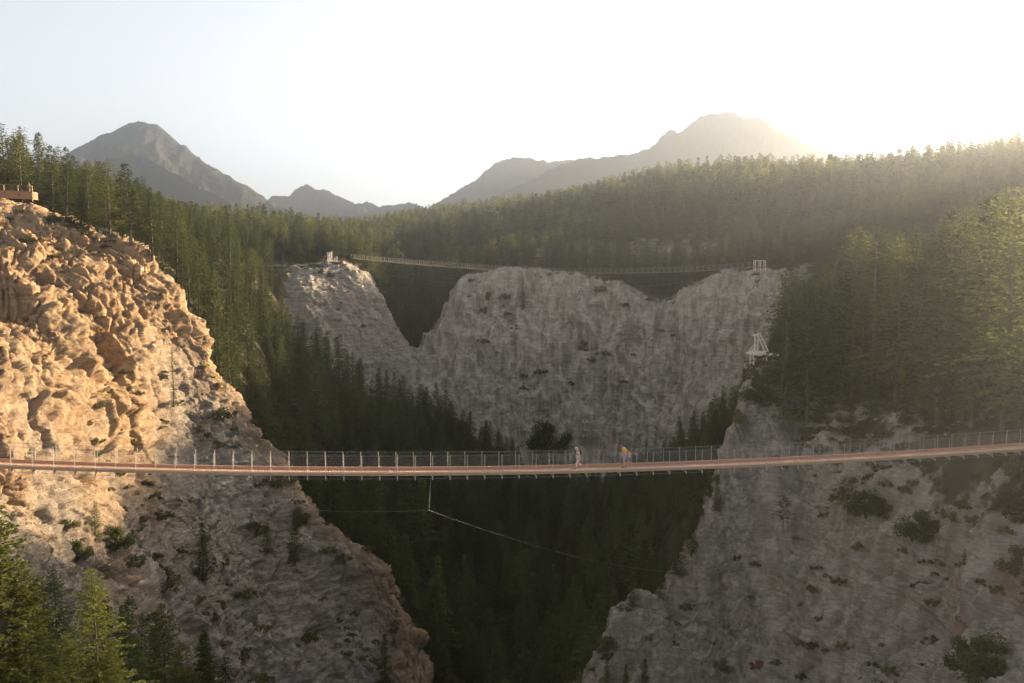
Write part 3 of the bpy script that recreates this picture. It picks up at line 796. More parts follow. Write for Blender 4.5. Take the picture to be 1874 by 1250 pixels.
for a in [(14, 1450, 880, 'fir_near', 'sunlit yellow green fir at the left photo edge below the bridge', 1.15), (58, 1450, 985, 'fir_near', 'sunlit fir beside the left edge fir, lower', 1.15), (-40, 1450, 900, 'fir_near', 'sunlit fir cut by the left photo edge', 1.15),
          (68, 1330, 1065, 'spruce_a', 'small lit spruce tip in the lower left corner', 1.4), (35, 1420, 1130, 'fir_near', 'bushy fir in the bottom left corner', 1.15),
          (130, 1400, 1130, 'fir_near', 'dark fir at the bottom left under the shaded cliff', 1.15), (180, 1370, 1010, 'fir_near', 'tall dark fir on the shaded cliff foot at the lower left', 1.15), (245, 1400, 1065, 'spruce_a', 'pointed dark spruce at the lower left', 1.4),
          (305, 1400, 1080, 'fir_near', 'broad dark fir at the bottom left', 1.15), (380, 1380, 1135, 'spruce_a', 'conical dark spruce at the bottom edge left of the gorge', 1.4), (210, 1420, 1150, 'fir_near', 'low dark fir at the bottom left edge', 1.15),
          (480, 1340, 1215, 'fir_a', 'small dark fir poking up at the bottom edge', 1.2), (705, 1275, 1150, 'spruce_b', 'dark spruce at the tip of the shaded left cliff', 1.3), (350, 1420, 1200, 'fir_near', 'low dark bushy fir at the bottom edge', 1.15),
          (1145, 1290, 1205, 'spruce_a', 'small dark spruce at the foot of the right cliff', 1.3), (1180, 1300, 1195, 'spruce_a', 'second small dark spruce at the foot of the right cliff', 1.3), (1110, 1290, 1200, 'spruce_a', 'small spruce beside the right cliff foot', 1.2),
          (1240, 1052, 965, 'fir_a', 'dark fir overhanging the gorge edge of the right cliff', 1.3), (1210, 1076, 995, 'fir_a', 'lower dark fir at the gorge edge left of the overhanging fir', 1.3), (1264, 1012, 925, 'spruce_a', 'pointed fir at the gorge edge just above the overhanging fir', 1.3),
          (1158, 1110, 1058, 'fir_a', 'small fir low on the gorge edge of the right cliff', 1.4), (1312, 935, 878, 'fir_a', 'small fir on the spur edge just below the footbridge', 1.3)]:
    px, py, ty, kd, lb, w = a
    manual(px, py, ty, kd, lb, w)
for T in TREES: BLOCK.append((T['p'].x, T['p'].y, 2.4))
BLOCK.append((-95, 172, 8))
def zone_of(u, Y, z):
    px = 937 + F * u
    if Y > 330 or (Y > 255 and z > -12 and px > 640): return 'hill'
    if px > 1425 and Y < 330: return 'right'
    if px < 660 and z > -6 and Y >= 215: return 'plateau'
    if px < 440 and Y < 215 and z > 0: return 'rim'
    if px < 560 and z > -24: return 'gully'
    if px > 1190 and z > -52: return 'spur'
    return 'canyon'
ZH = {'hill': (15, 23), 'right': (13, 21), 'plateau': (9, 14), 'rim': (11, 16), 'gully': (12, 18), 'spur': (7, 11), 'canyon': (11, 18)}
ZK = {'hill': ['spruce_a', 'fir_a', 'fir_c', 'fir_b'], 'right': ['fir_a', 'fir_b', 'fir_c', 'spruce_b', 'pine_a'], 'plateau': ['fir_a', 'fir_b', 'fir_c', 'spruce_a'], 'rim': ['fir_a', 'fir_b', 'fir_c', 'spruce_a'],
      'gully': ['fir_a', 'spruce_a', 'spruce_b', 'fir_b', 'spire'], 'spur': ['spruce_a', 'spruce_b', 'fir_a'], 'canyon': ['spruce_a', 'spruce_a', 'spruce_b', 'fir_a', 'fir_b']}
FK = list(FAR)
SKY_L = np.array([(-300, 225), (0, 222), (60, 236), (100, 262), (125, 270), (160, 294), (255, 302), (275, 342), (330, 372), (480, 372), (560, 390), (640, 402), (700, 395), (760, 382), (850, 370), (950, 358), (1030, 350), (1100, 330), (1200, 303), (1300, 288), (1400, 283), (1500, 288), (1600, 283), (1700, 265), (1874, 240), (2400, 190)])
MID_L = np.array([(330, 400), (400, 380), (440, 400), (470, 455), (500, 500), (530, 545), (560, 568), (620, 592), (680, 645), (740, 692), (800, 705), (850, 745), (900, 775), (950, 815), (1040, 835), (1100, 850), (1180, 830), (1220, 765), (1300, 705), (1390, 640), (1420, 600)])
RIGHT_L = np.array([(1395, 500), (1432, 475), (1480, 505), (1520, 492), (1560, 415), (1600, 410), (1650, 428), (1668, 414), (1700, 435), (1740, 380), (1800, 352), (1840, 337), (1874, 345), (2000, 350)])
def fit(p, h, zn):
    """tree heights follow the crown line of the photographed forest"""
    px, ty = pix((p[0], p[1], p[2] + h)); L = None
    if zn in ('hill', 'plateau', 'rim'): L = SKY_L
    elif zn == 'right' and px > 1395 and px < 1960: L = RIGHT_L
    elif 160 < p[1] < 290 and 330 < px < 1420: L = MID_L
    if zn == 'plateau' and p[1] < 262 and px > 440: L = MID_L
    if L is None: return h
    lim = np.interp(px, L[:, 0], L[:, 1]) + rt.random() ** 1.5 * 32 - 7
    if ty < lim:
        h -= (lim - ty) / F * p[1]
        if rt.random() < .25: h *= .85
    return h
for (ya, yb, s) in ((105, 330, 4.8), (330, 560, 5.6), (560, 1080, 7.6)):
    for X, Y, rkv in scatter(ya, yb, s):
        u = X / Y; px = 937 + F * u
        z = sample(X, Y)
        zn = zone_of(u, Y, z)
        if Y < 150 and px < 240: continue
        if Y < 215 and px < 330 and rt.random() < .35: continue
        if Y < 128 and px > 1425: 
            if rt.random() < .3: continue
        h = rt.uniform(*ZH[zn]) * (.8 + .4 * rt.random())
        if zn == 'right' and rkv > .2: h *= .62 + .3 * rt.random()
        if zn == 'right' and Y < 118: h *= .45
        if rkv > .22 and zn != 'right': h *= .6
        if zn == 'hill' and Y < 700: h *= (.55 + .45 * min(1, (Y - 330) / 370)) if px < 1000 else (.6 if Y < 380 else 1)
        if px > 1960 and Y < 215: h *= .35  # trees out of view cut short so the sun gets past
        elif px > 1925 and Y < 300: h *= .55
        kd = rt.choice(ZK[zn]) if Y < 330 else rt.choice(FK)
        if zn == 'hill' and rt.random() < .06: h *= 1.25
        h = fit((X, Y, z), h, zn)
        if h < 3.0: continue
        add_tree((X, Y, z - .3), h, kd, zn, w=min(1.9, rt.uniform(1.0, 1.5) * (15 / max(h, 6)) ** .35))
for X, Y, rkv in scatter(60, 205, 3.1, .27, .86):
    if rkv > .5 + .3 * (rt.random() - .5) or rt.random() < .25: continue
    add_tree((X, Y, sample(X, Y) - .2), rt.uniform(2.5, 7.5), rt.choice(('fir_a', 'spruce_a', 'far1', 'far0', 'fir_b')), 'right', w=rt.uniform(1.1, 1.7))
for X, Y, rkv in scatter(300, 420, 4.0, -.2, -.02):
    add_tree((X, Y, sample(X, Y) - .2), rt.uniform(6, 11), rt.choice(FK), 'hill', w=rt.uniform(1.1, 1.5))
def open_scatter(y0, y1, s, a, b):
    y = y0
    while y < y1:
        x = a * y
        while x < b * y:
            yield x + rt.uniform(-.45, .45) * s, y + rt.uniform(-.45, .45) * s, 0
            x += s
        y += s
for X, Y, rkv in open_scatter(54, 100, 3.0, -.53, -.22):
    zz = sample(X, Y); px, py = pix((X, Y, zz))
    if py < 1165 + 110 * rt.random() or px > 480 or rt.random() < .25: continue
    add_tree((X, Y, zz - .2), rt.uniform(4.5, 9), rt.choice(('fir_a', 'spruce_a', 'fir_a', 'spruce_b')), 'canyon', w=rt.uniform(1.1, 1.6))
# ------------------------------------------------------------------ which ones show largest
BW, BH = 625, 417; SC = BW / 1874.0
zb = np.full((BH, BW), 1e9, dtype=np.float32)
cP, sP = math.cos(PITCH), math.sin(PITCH)
Q = Pv.reshape(-1, 3)
dd = Q[:, 1] * cP - Q[:, 2] * sP; uu = Q[:, 1] * sP + Q[:, 2] * cP
qx = ((937 + F * Q[:, 0] / dd) * SC).astype(np.int32); qy = ((625 - F * uu / dd) * SC).astype(np.int32)
okk = (qx >= 0) & (qx < BW) & (qy >= 0) & (qy < BH) & (dd > 5)
np.minimum.at(zb, (qy[okk], qx[okk]), dd[okk].astype(np.float32))
# a column of ground below each visible vertex hides what is behind it
for _ in range(2):
    b = zb.copy(); b[:, 1:] = np.minimum(b[:, 1:], np.where(zb[:, 1:] > 1e8, zb[:, :-1], 1e9)); b[1:] = np.minimum(b[1:], np.where(zb[1:] > 1e8, zb[:-1], 1e9)); zb = b
idb = np.full((BH, BW), -1, dtype=np.int32)
order = sorted(range(len(TREES)), key=lambda i: -TREES[i]['p'].y)
for i in order:
    T = TREES[i]; p = T['p']; h = T['h']
    bx, by = pix(p); tx, ty = pix(p + Vector((0, 0, h)))
    hw = .13 * h * T['w'] * F / p.y * SC
    y0, y1 = ty * SC, by * SC; cx = bx * SC
    if y1 < 0 or y0 > BH or cx + hw < 0 or cx - hw > BW: continue
    a, b = max(0, int(y0)), min(BH, int(y1) + 1); c, d = max(0, int(cx - hw)), min(BW, int(cx + hw) + 1)
    if b <= a or d <= c: continue
    yy, xx = np.mgrid[a:b, c:d]
    t = np.clip((yy + .5 - y0) / max(1e-3, (y1 - y0)), 0, 1)
    m = (np.abs(xx + .5 - cx) <= hw * np.minimum(1, t * 1.3) + .3) & (zb[a:b, c:d] > p.y * .995)
    idb[a:b, c:d][m] = i
cnt = np.bincount(idb[idb >= 0], minlength=len(TREES))
for i, T in enumerate(TREES): T['vis'] = int(cnt[i])
print('trees', len(TREES), 'visible', int((cnt > 0).sum()), {z: sum(1 for T in TREES if T['zone'] == z) for z in list(ZH) + ['manual']})
rank = sorted(range(len(TREES)), key=lambda i: (TREES[i]['zone'] != 'manual', -TREES[i]['vis']))
single = rank[:300]
have = {TREES[i]['k'] for i in single}
need = [k for k in list(KINDS) + FK if k not in have]
for k in need:
    c = [i for i in rank[300:] if TREES[i]['k'] == k]
    if c: single[-1 - need.index(k)] = c[0]
single = set(single)
LOOK = {'spruce_a': 'pointed dark green spruce', 'spruce_b': 'slim uneven spruce', 'fir_a': 'dense full fir', 'fir_near': 'full bushy fir', 'fir_b': 'shaggy open fir', 'fir_c': 'broad ragged fir', 'pine_a': 'bare stemmed pine', 'spire': 'very narrow spruce', 'far0': 'small pointed conifer', 'far1': 'small rounded conifer', 'far2': 'small broad conifer', 'far3': 'small slim conifer', 'far4': 'small bushy conifer'}
def where(T):
    p = T['p']; x, y = pix(p + Vector((0, 0, T['h'] * .5))); z = T['zone']
    if z == 'hill': return 'on the hill behind the upper footbridge'
    if z == 'right': return 'on the right slope ' + ('below' if y > 720 else 'above') + ' the railing'
    if z == 'plateau': return 'on level ground near the far tower' if x > 430 else 'on level ground behind the cliff'
    if z == 'rim': return 'on the left cliff rim'
    if z == 'gully': return 'on the steep slope behind the left cliff'
    if z == 'spur': return 'behind the right spur ' + ('above' if y < 820 else 'below') + ' the footbridge'
    return 'in the gorge ' + ('above the footbridge' if y < 820 else 'just below the footbridge' if y < 980 else 'under the sagging cable' if y < 1100 else 'near the bottom edge')
def build_tree(T):
    k = T['k']; cr, tk = (KINDS.get(k) or FAR[k])
    nm = {'pine_a': 'pine_tree', 'spruce_a': 'spruce_tree', 'spruce_b': 'spruce_tree', 'spire': 'spruce_tree'}.get(k, 'fir_tree')
    o = empty(nm, T['p'], T['rot'])
    s = T['h'] / 20.0
    o.scale = (s * T['w'], s * T['w'], s)
    if T['tilt'] != (0, 0): o.rotation_euler = (T['tilt'][0], T['tilt'][1], T['rot'])
    c = bpy.data.objects.new('crown', cr); link(c); c.parent = o
    t = bpy.data.objects.new('trunk', tk); link(t); t.parent = o
    if T['label']: tag(o, T['label'], 'conifer tree', 'trees picked out along the canyon')
    else:
        T['obj'] = o; o['category'] = 'conifer tree'
    T['crown'] = c; T['trunk'] = t
    return o
proto_obj = {}
for i in sorted(single):
    o = build_tree(TREES[i]); proto_obj.setdefault(TREES[i]['k'], (TREES[i]['crown'], TREES[i]['trunk']))
# labels: the place, and which of its look-alikes there it is
ORD = ['', 'second', 'third', 'fourth', 'fifth', 'sixth', 'seventh', 'eighth', 'ninth', 'tenth', 'eleventh', 'twelfth', 'thirteenth', 'fourteenth', 'fifteenth', 'sixteenth', 'seventeenth', 'eighteenth', 'nineteenth', 'twentieth']
fam = {}
for i in single:
    T = TREES[i]
    if T.get('obj') is not None: fam.setdefault((LOOK[T['k']], where(T)), []).append(T)
for (lk, wh), ts in fam.items():
    ts.sort(key=lambda T: pix(T['p'] + Vector((0, 0, T['h'])))[0])
    for j, T in enumerate(ts):
        n = len(ts)
        if n == 1: lb = lk + ' ' + wh
        elif j == 0: lb = 'leftmost ' + lk + ' ' + wh
        elif j == n - 1: lb = 'rightmost ' + lk + ' ' + wh
        elif j < n / 2: lb = ORD[min(j, 19)] + ' ' + lk + ' from left ' + wh
        else: lb = ORD[min(n - 1 - j, 19)] + ' ' + lk + ' from right ' + wh
        T['obj']['label'] = lb; T['obj']['group'] = lk + 's ' + wh
rest = [TREES[i] for i in range(len(TREES)) if i not in single and TREES[i]['k'] in proto_obj]
kinds = list(proto_obj)
pm = bpy.data.meshes.new('conifer_forest')
pm.vertices.add(len(rest)); pm.vertices.foreach_set('co', np.array([T['p'][:] for T in rest], dtype=np.float32).ravel())
def att(nm, typ, dt, field='value'):
    a = pm.attributes.new(nm, typ, 'POINT'); a.data.foreach_set(field, dt)
att('kind_id', 'INT', np.array([kinds.index(T['k']) for T in rest], dtype=np.int32))
att('turn', 'FLOAT_VECTOR', np.array([(0, 0, T['rot']) for T in rest], dtype=np.float32).ravel(), 'vector')
att('size', 'FLOAT_VECTOR', np.array([(T['h'] / 20 * T['w'], T['h'] / 20 * T['w'], T['h'] / 20) for T in rest], dtype=np.float32).ravel(), 'vector')
pm.update()
forest = link(bpy.data.objects.new('conifer_forest', pm))
tag(forest, 'dense dark conifer forest filling the gorge and covering the hill behind', 'forest', kind='stuff')
ng = bpy.data.node_groups.new('conifer_forest', 'GeometryNodeTree')
ng.interface.new_socket('Geometry', in_out='INPUT', socket_type='NodeSocketGeometry')
ng.interface.new_socket('Geometry', in_out='OUTPUT', socket_type='NodeSocketGeometry')
gi = ng.nodes.new('NodeGroupInput'); go = ng.nodes.new('NodeGroupOutput')
jall = ng.nodes.new('GeometryNodeJoinGeometry')
for k in reversed(kinds):
    jn = ng.nodes.new('GeometryNodeJoinGeometry')
    for ob in proto_obj[k]:
        oi = ng.nodes.new('GeometryNodeObjectInfo'); oi.transform_space = 'ORIGINAL'; oi.inputs['Object'].default_value = ob
        ng.links.new(oi.outputs['Geometry'], jn.inputs[0])
    g2i = ng.nodes.new('GeometryNodeGeometryToInstance')
    ng.links.new(jn.outputs[0], g2i.inputs[0]); ng.links.new(g2i.outputs[0], jall.inputs[0])
iop = ng.nodes.new('GeometryNodeInstanceOnPoints')
ng.links.new(gi.outputs[0], iop.inputs['Points']); ng.links.new(jall.outputs[0], iop.inputs['Instance'])
iop.inputs['Pick Instance'].default_value = True
def named(nm, typ):
    n = ng.nodes.new('GeometryNodeInputNamedAttribute'); n.data_type = typ; n.inputs['Name'].default_value = nm
    return n.outputs['Attribute']
ng.links.new(named('kind_id', 'INT'), iop.inputs['Instance Index'])
ng.links.new(named('turn', 'FLOAT_VECTOR'), iop.inputs['Rotation'])
ng.links.new(named('size', 'FLOAT_VECTOR'), iop.inputs['Scale'])
ng.links.new(iop.outputs[0], go.inputs[0])
md = forest.modifiers.new('scatter', 'NODES'); md.node_group = ng
print('t forest', time.time() - T0)
# ------------------------------------------------------------------ footbridges
def interp_path(keys, n):
    """smooth path through (px, py, Y) keys, n points evenly along px"""
    P = np.array([at(*k)[:] for k in keys]); t = np.concatenate([[0], np.cumsum(np.linalg.norm(np.diff(P, axis=0), axis=1))])
    from math import isclose
    co = [np.polyfit(t, P[:, i], min(3, len(keys) - 1)) for i in range(3)]
    T = np.linspace(0, t[-1], n)
    return [Vector([np.polyval(co[i], s) for i in range(3)]) for s in T], t[-1]
def footbridge(keys, width, rail_h, spacing, label, group=None, detail=True, thick=1.0):
    pts, L = interp_path(keys, 9)
    n = int(L / spacing)
    pts, L = interp_path(keys, n + 1)
    root = empty('suspension_footbridge', pts[0])
    O = pts[0]
    def side(i):
        d = pts[min(i + 1, n)] - pts[max(i - 1, 0)]; d.z = 0; d.normalize()
        return Vector((-d.y, d.x, 0))       # away from the camera
    S = [side(i) for i in range(n + 1)]
    hw = width / 2
    def off(i, s, z): return pts[i] + S[i] * s + Vector((0, 0, z))
    def strip(name, s0, s1, z0, z1, mat):
        mb = MB()
        for i in range(n):
            a0, a1, b0, b1 = off(i, s0, z0), off(i, s1, z0), off(i + 1, s0, z0), off(i + 1, s1, z0)
            u = Vector((0, 0, z1 - z0)); k = len(mb.v)
            mb.v += [a0, a1, b1, b0, a0 + u, a1 + u, b1 + u, b0 + u]
            mb.f += [(k+3, k+2, k+1, k), (k+4, k+5, k+6, k+7), (k, k+1, k+5, k+4), (k+1, k+2, k+6, k+5), (k+2, k+3, k+7, k+6), (k+3, k, k+4, k+7)]
        return mb.build(name, mat, root, O)
    if detail:
        # deck of single boards laid across
        mb = MB()
        for i in range(n):
            for q in range(6):
                t0, t1 = q / 6 + .012, (q + 1) / 6 - .012
                c0 = pts[i].lerp(pts[i + 1], t0); c1 = pts[i].lerp(pts[i + 1], t1); k = len(mb.v)
                s = S[i]
                for cc, zz in ((c0, -.04), (c1, -.04), (c0, 0.0), (c1, 0.0)):
                    mb.v += [cc - s * (hw - .02) + Vector((0, 0, zz)), cc + s * (hw - .02) + Vector((0, 0, zz))]
                mb.f += [(k, k+1, k+3, k+2), (k+4, k+6, k+7, k+5), (k, k+2, k+6, k+4), (k+1, k+5, k+7, k+3), (k, k+4, k+5, k+1), (k+2, k+3, k+7, k+6)]
        mb.build('deck', M['deckwood'], root, O)
        strip('kerb', -hw - .10, -hw + .02, -.02, .09, M['kerbwood'])
        strip('kerb', hw - .02, hw + .10, -.02, .20, M['deckwood'])
        strip('fascia_board', -hw - .12, -hw - .03, -.21, -.024, M['fascia'])
        strip('fascia_board', hw + .03, hw + .12, -.21, -.024, M['fascia'])
    else:
        strip('deck', -hw, hw, -.08, 0, M['fascia'])
    # under the deck: cables and cross beams
    for s in (-hw - .18, hw + .18):
        mb = MB(); mb.tube([off(i, s, -.42 if detail else -.2) for i in range(n + 1)], .013 * thick, 5); mb.build('deck_cable', M['cable'], root, O)
    # hand cables and side mesh wires
    for s in (-hw - .16, hw + .16):
        mb = MB(); mb.tube([off(i, s, rail_h) for i in range(n + 1)], .013 * thick, 5); mb.build('hand_cable', M['cable'], root, O)
        mb = MB(); m = 10 if detail else 3
        for q in range(m):
            mb.tube([off(i, s, rail_h * (q + .6) / (m + .3)) for i in range(n + 1)], (.0065 if detail else .008) * thick, 3)
        mb.build('side_wires', M['cable'], root, O)
    ids = [(i, s) for i in range(n + 1) for s in (-1, 1)]
    ids.sort(key=lambda a: (pts[a[0]].y, a[1]))
    def visx(i):
        x, y = pix(pts[i]); return -30 < x < 1904
    ids = [a for a in ids if visx(a[0])] + [a for a in ids if not visx(a[0])]
    pm_ = MB(); pr = .019 * thick
    pm_.tube([(0, 0, -.40 if detail else -.15), (0, 0, rail_h + .02)], pr, 5)
    if detail:
        for q in range(10): pm_.quadbox((0, -.045, rail_h * (q + .6) / 10.3), (0, .045, rail_h * (q + .6) / 10.3), .03, .02)
    pme = bpy.data.meshes.new('post'); pme.from_pydata([tuple(v) for v in pm_.v], [], pm_.f); pme.materials.append(M['steel'])
    rest_mb = MB()
    for c, (i, s) in enumerate(ids):
        loc = off(i, s * (hw + .16), 0)
        if c < 100:
            o = bpy.data.objects.new('post', pme); link(o); o.parent = root; o.location = loc - O
        else: rest_mb.tube([loc + Vector((0, 0, -.3)), loc + Vector((0, 0, rail_h + .02))], pr, 5)
    if rest_mb.v: tag(rest_mb.build('post', M['steel'], root, O), kind='stuff')
    if detail:
        bm_ = MB(); w = hw + .24
        bm_.quadbox((0, -w, -.33), (0, w, -.33), .09, .11)
        for s in (-1, 1): bm_.quadbox((0, s * w, -.52), (0, s * w, -.26), .07, .07)
        bme = bpy.data.meshes.new('cross_beam'); bme.from_pydata([tuple(v) for v in bm_.v], [], bm_.f); bme.materials.append(M['steel'])
        vis = sorted(range(n + 1), key=lambda i: not visx(i))[:100]
        for i in vis:
            o = bpy.data.objects.new('cross_beam', bme); link(o); o.parent = root; o.location = pts[i] - O
            o.rotation_euler = (0, 0, math.atan2(S[i].y, S[i].x) - math.pi / 2)
    tag(root, label, 'footbridge', group)
    return root, pts, S, O
LOW = [(-420, 824, 58.0), (0, 850, 64.6), (200, 855.5, 66.5), (400, 859.5, 68.5), (600, 862.5, 70.0), (790, 862.5, 71.3), (1060, 857, 73.3), (1234, 851, 74.7), (1450, 843, 76.6), (1600, 836, 78), (1874, 818, 81), (2230, 786, 86)]
low_root, low_pts, low_S, low_O = footbridge(LOW, 1.25, 1.36, 1.36, 'lower suspension footbridge with red brown deck and wire sides, three walkers on it')
UP = [(645, 473, 291), (700, 477, 288), (760, 483, 284), (860, 491.5, 277), (960, 496, 270), (1060, 499, 264), (1160, 499, 258), (1260, 496, 252), (1340, 491.5, 247), (1392, 487, 244)]
up_root, up_pts, up_S, up_O = footbridge(UP, 1.3, 1.25, 1.5, 'upper suspension footbridge, thin and far, crossing in front of the wooded hill', detail=False, thick=1.3)
print("low len", len(low_pts), "up", len(up_pts))
# wind cable that hangs under the lower bridge
def low_at(px): return min(low_pts, key=lambda p: abs(pix(p)[0] - px))
p0 = low_at(793); hang_top = p0 + Vector((0, -.75, -.45)); kn = at(785, 934, hang_top.y - .8)
mb = MB(); mb.tube([hang_top, hang_top.lerp(kn, .45)], .010, 5); mb.tube([hang_top.lerp(kn, .45), kn], .02, 6); mb.build('cable_hanger', M['steel'], low_root, low_O)
aL, _ = hit(440, 912); aR, _ = hit(1222, 1046)
def sag(a, b, s, n=24): return [a.lerp(b, i / n) - Vector((0, 0, 4 * s * (i / n) * (1 - i / n))) for i in range(n + 1)]
mb = MB(); mb.tube(sag(aL, kn, .8), .009, 5); mb.build('wind_cable', M['cable'], low_root, low_O)
mb = MB(); mb.tube(sag(kn, aR, .9), .011, 5); mb.build('wind_cable', M['cable'], low_root, low_O)
# zip line and guy cables near the upper bridge
mb = MB(); mb.tube(sag(at(662, 494, 291), at(1392, 500, 246), 5.0, 30), .035, 5); o = mb.build('wind_cable', M['cable'], up_root, up_O)
mb = MB(); mb.tube(sag(at(300, 448, 200), at(606, 476, 287), 3.0, 30), .012, 5)
o = mb.build('zip_line', M['cable'], None, at(455, 470, 240)); tag(o, 'thin dark cable strung from the left trees to the far tower', 'cable')
# ------------------------------------------------------------------ shrubs
def shrub_mesh(name, seed, mat, R0=1.0, H=1.1, n=900, leaf=.17, stems=9, clumps=9):
    rng = random.Random(seed); V = []; Fc = []
    cl = []
    for _ in range(clumps):
        a = rng.random() * 6.28; r = R0 * rng.uniform(.1, 1.0)
        cl.append((r * math.cos(a), r * math.sin(a), H * rng.uniform(.08, .8) * (1 - .5 * r / R0), rng.uniform(.12, .40) * R0))
    for i in range(n):
        cx, cy, cz, cr = rng.choice(cl)
        while True:
            d = Vector((rng.uniform(-1, 1), rng.uniform(-1, 1), rng.uniform(-1, 1)))
            if .15 < d.length < 1: break
        p = Vector((cx, cy, cz)) + d * cr * (.75 + .35 * rng.random()); p.z = max(p.z, .02)
        a = Vector((rng.uniform(-1, 1), rng.uniform(-1, 1), rng.uniform(-.6, 1))).normalized() * leaf * rng.uniform(.7, 1.5)
        b = a.cross(Vector((rng.uniform(-1, 1), rng.uniform(-1, 1), rng.uniform(-1, 1)))).normalized() * leaf * .32
        k = len(V); V += [tuple(p), tuple(p + a * .5 + b), tuple(p + a), tuple(p + a * .5 - b)]; Fc.append((k, k + 1, k + 2, k + 3))
    mb = MB()
    for i in range(stems):
        cx, cy, cz, cr = cl[i % clumps]
        mb.tube([(0, 0, -.25), (cx * .4, cy * .4, cz * .5), (cx, cy, cz)], [.045 * R0, .03 * R0, .012 * R0], 4)
    cm = mesh_np(name + '_leaves', V, Fc, [mat])
    sm = bpy.data.meshes.new(name + '_stems'); sm.from_pydata([tuple(v) for v in mb.v], [], mb.f); sm.materials.append(M['bark']); sm.update()
    return cm, sm
SH = {'round': shrub_mesh('round_shrub', 1, M['shrub'], 1.35, 1.0, 1300, clumps=15), 'low': shrub_mesh('low_shrub', 2, M['shrub'], 1.3, .7, 900), 'wild': shrub_mesh('wild_shrub', 3, M['shrub'], 1.2, 1.5, 900, clumps=8),
      'dry': shrub_mesh('dry_shrub', 4, M['dryshrub'], 1.0, 1.0, 700), 'tuft': shrub_mesh('grass_tuft', 5, M['grass'], .8, .45, 500, leaf=.3, stems=3),
      'big': shrub_mesh('big_clump', 6, M['needles'], 1.15, 1.9, 5200, leaf=.11, stems=18, clumps=26)}
nsh = 0
def add_shrub(loc, s, kd, label, group=None, cat='shrub', nm='shrub', sink=.1):
    global nsh
    o = empty(nm, loc - Vector((0, 0, sink * s)), rt.random() * 6.28); o.scale = (s, s, s)
    for m, pn in zip(SH[kd], ('leaves', 'stems')):
        c = bpy.data.objects.new(pn, m); link(c); c.parent = o
    tag(o, label, cat, group); nsh += 1
    return o
def shrub_at(px, py, size, kd, label, **k):
    """size: width in photograph pixels"""
    loc, n = hit(px, py)
    if loc is None: return
    add_shrub(loc, size / F * loc.y / 2.2, kd, label, **k)
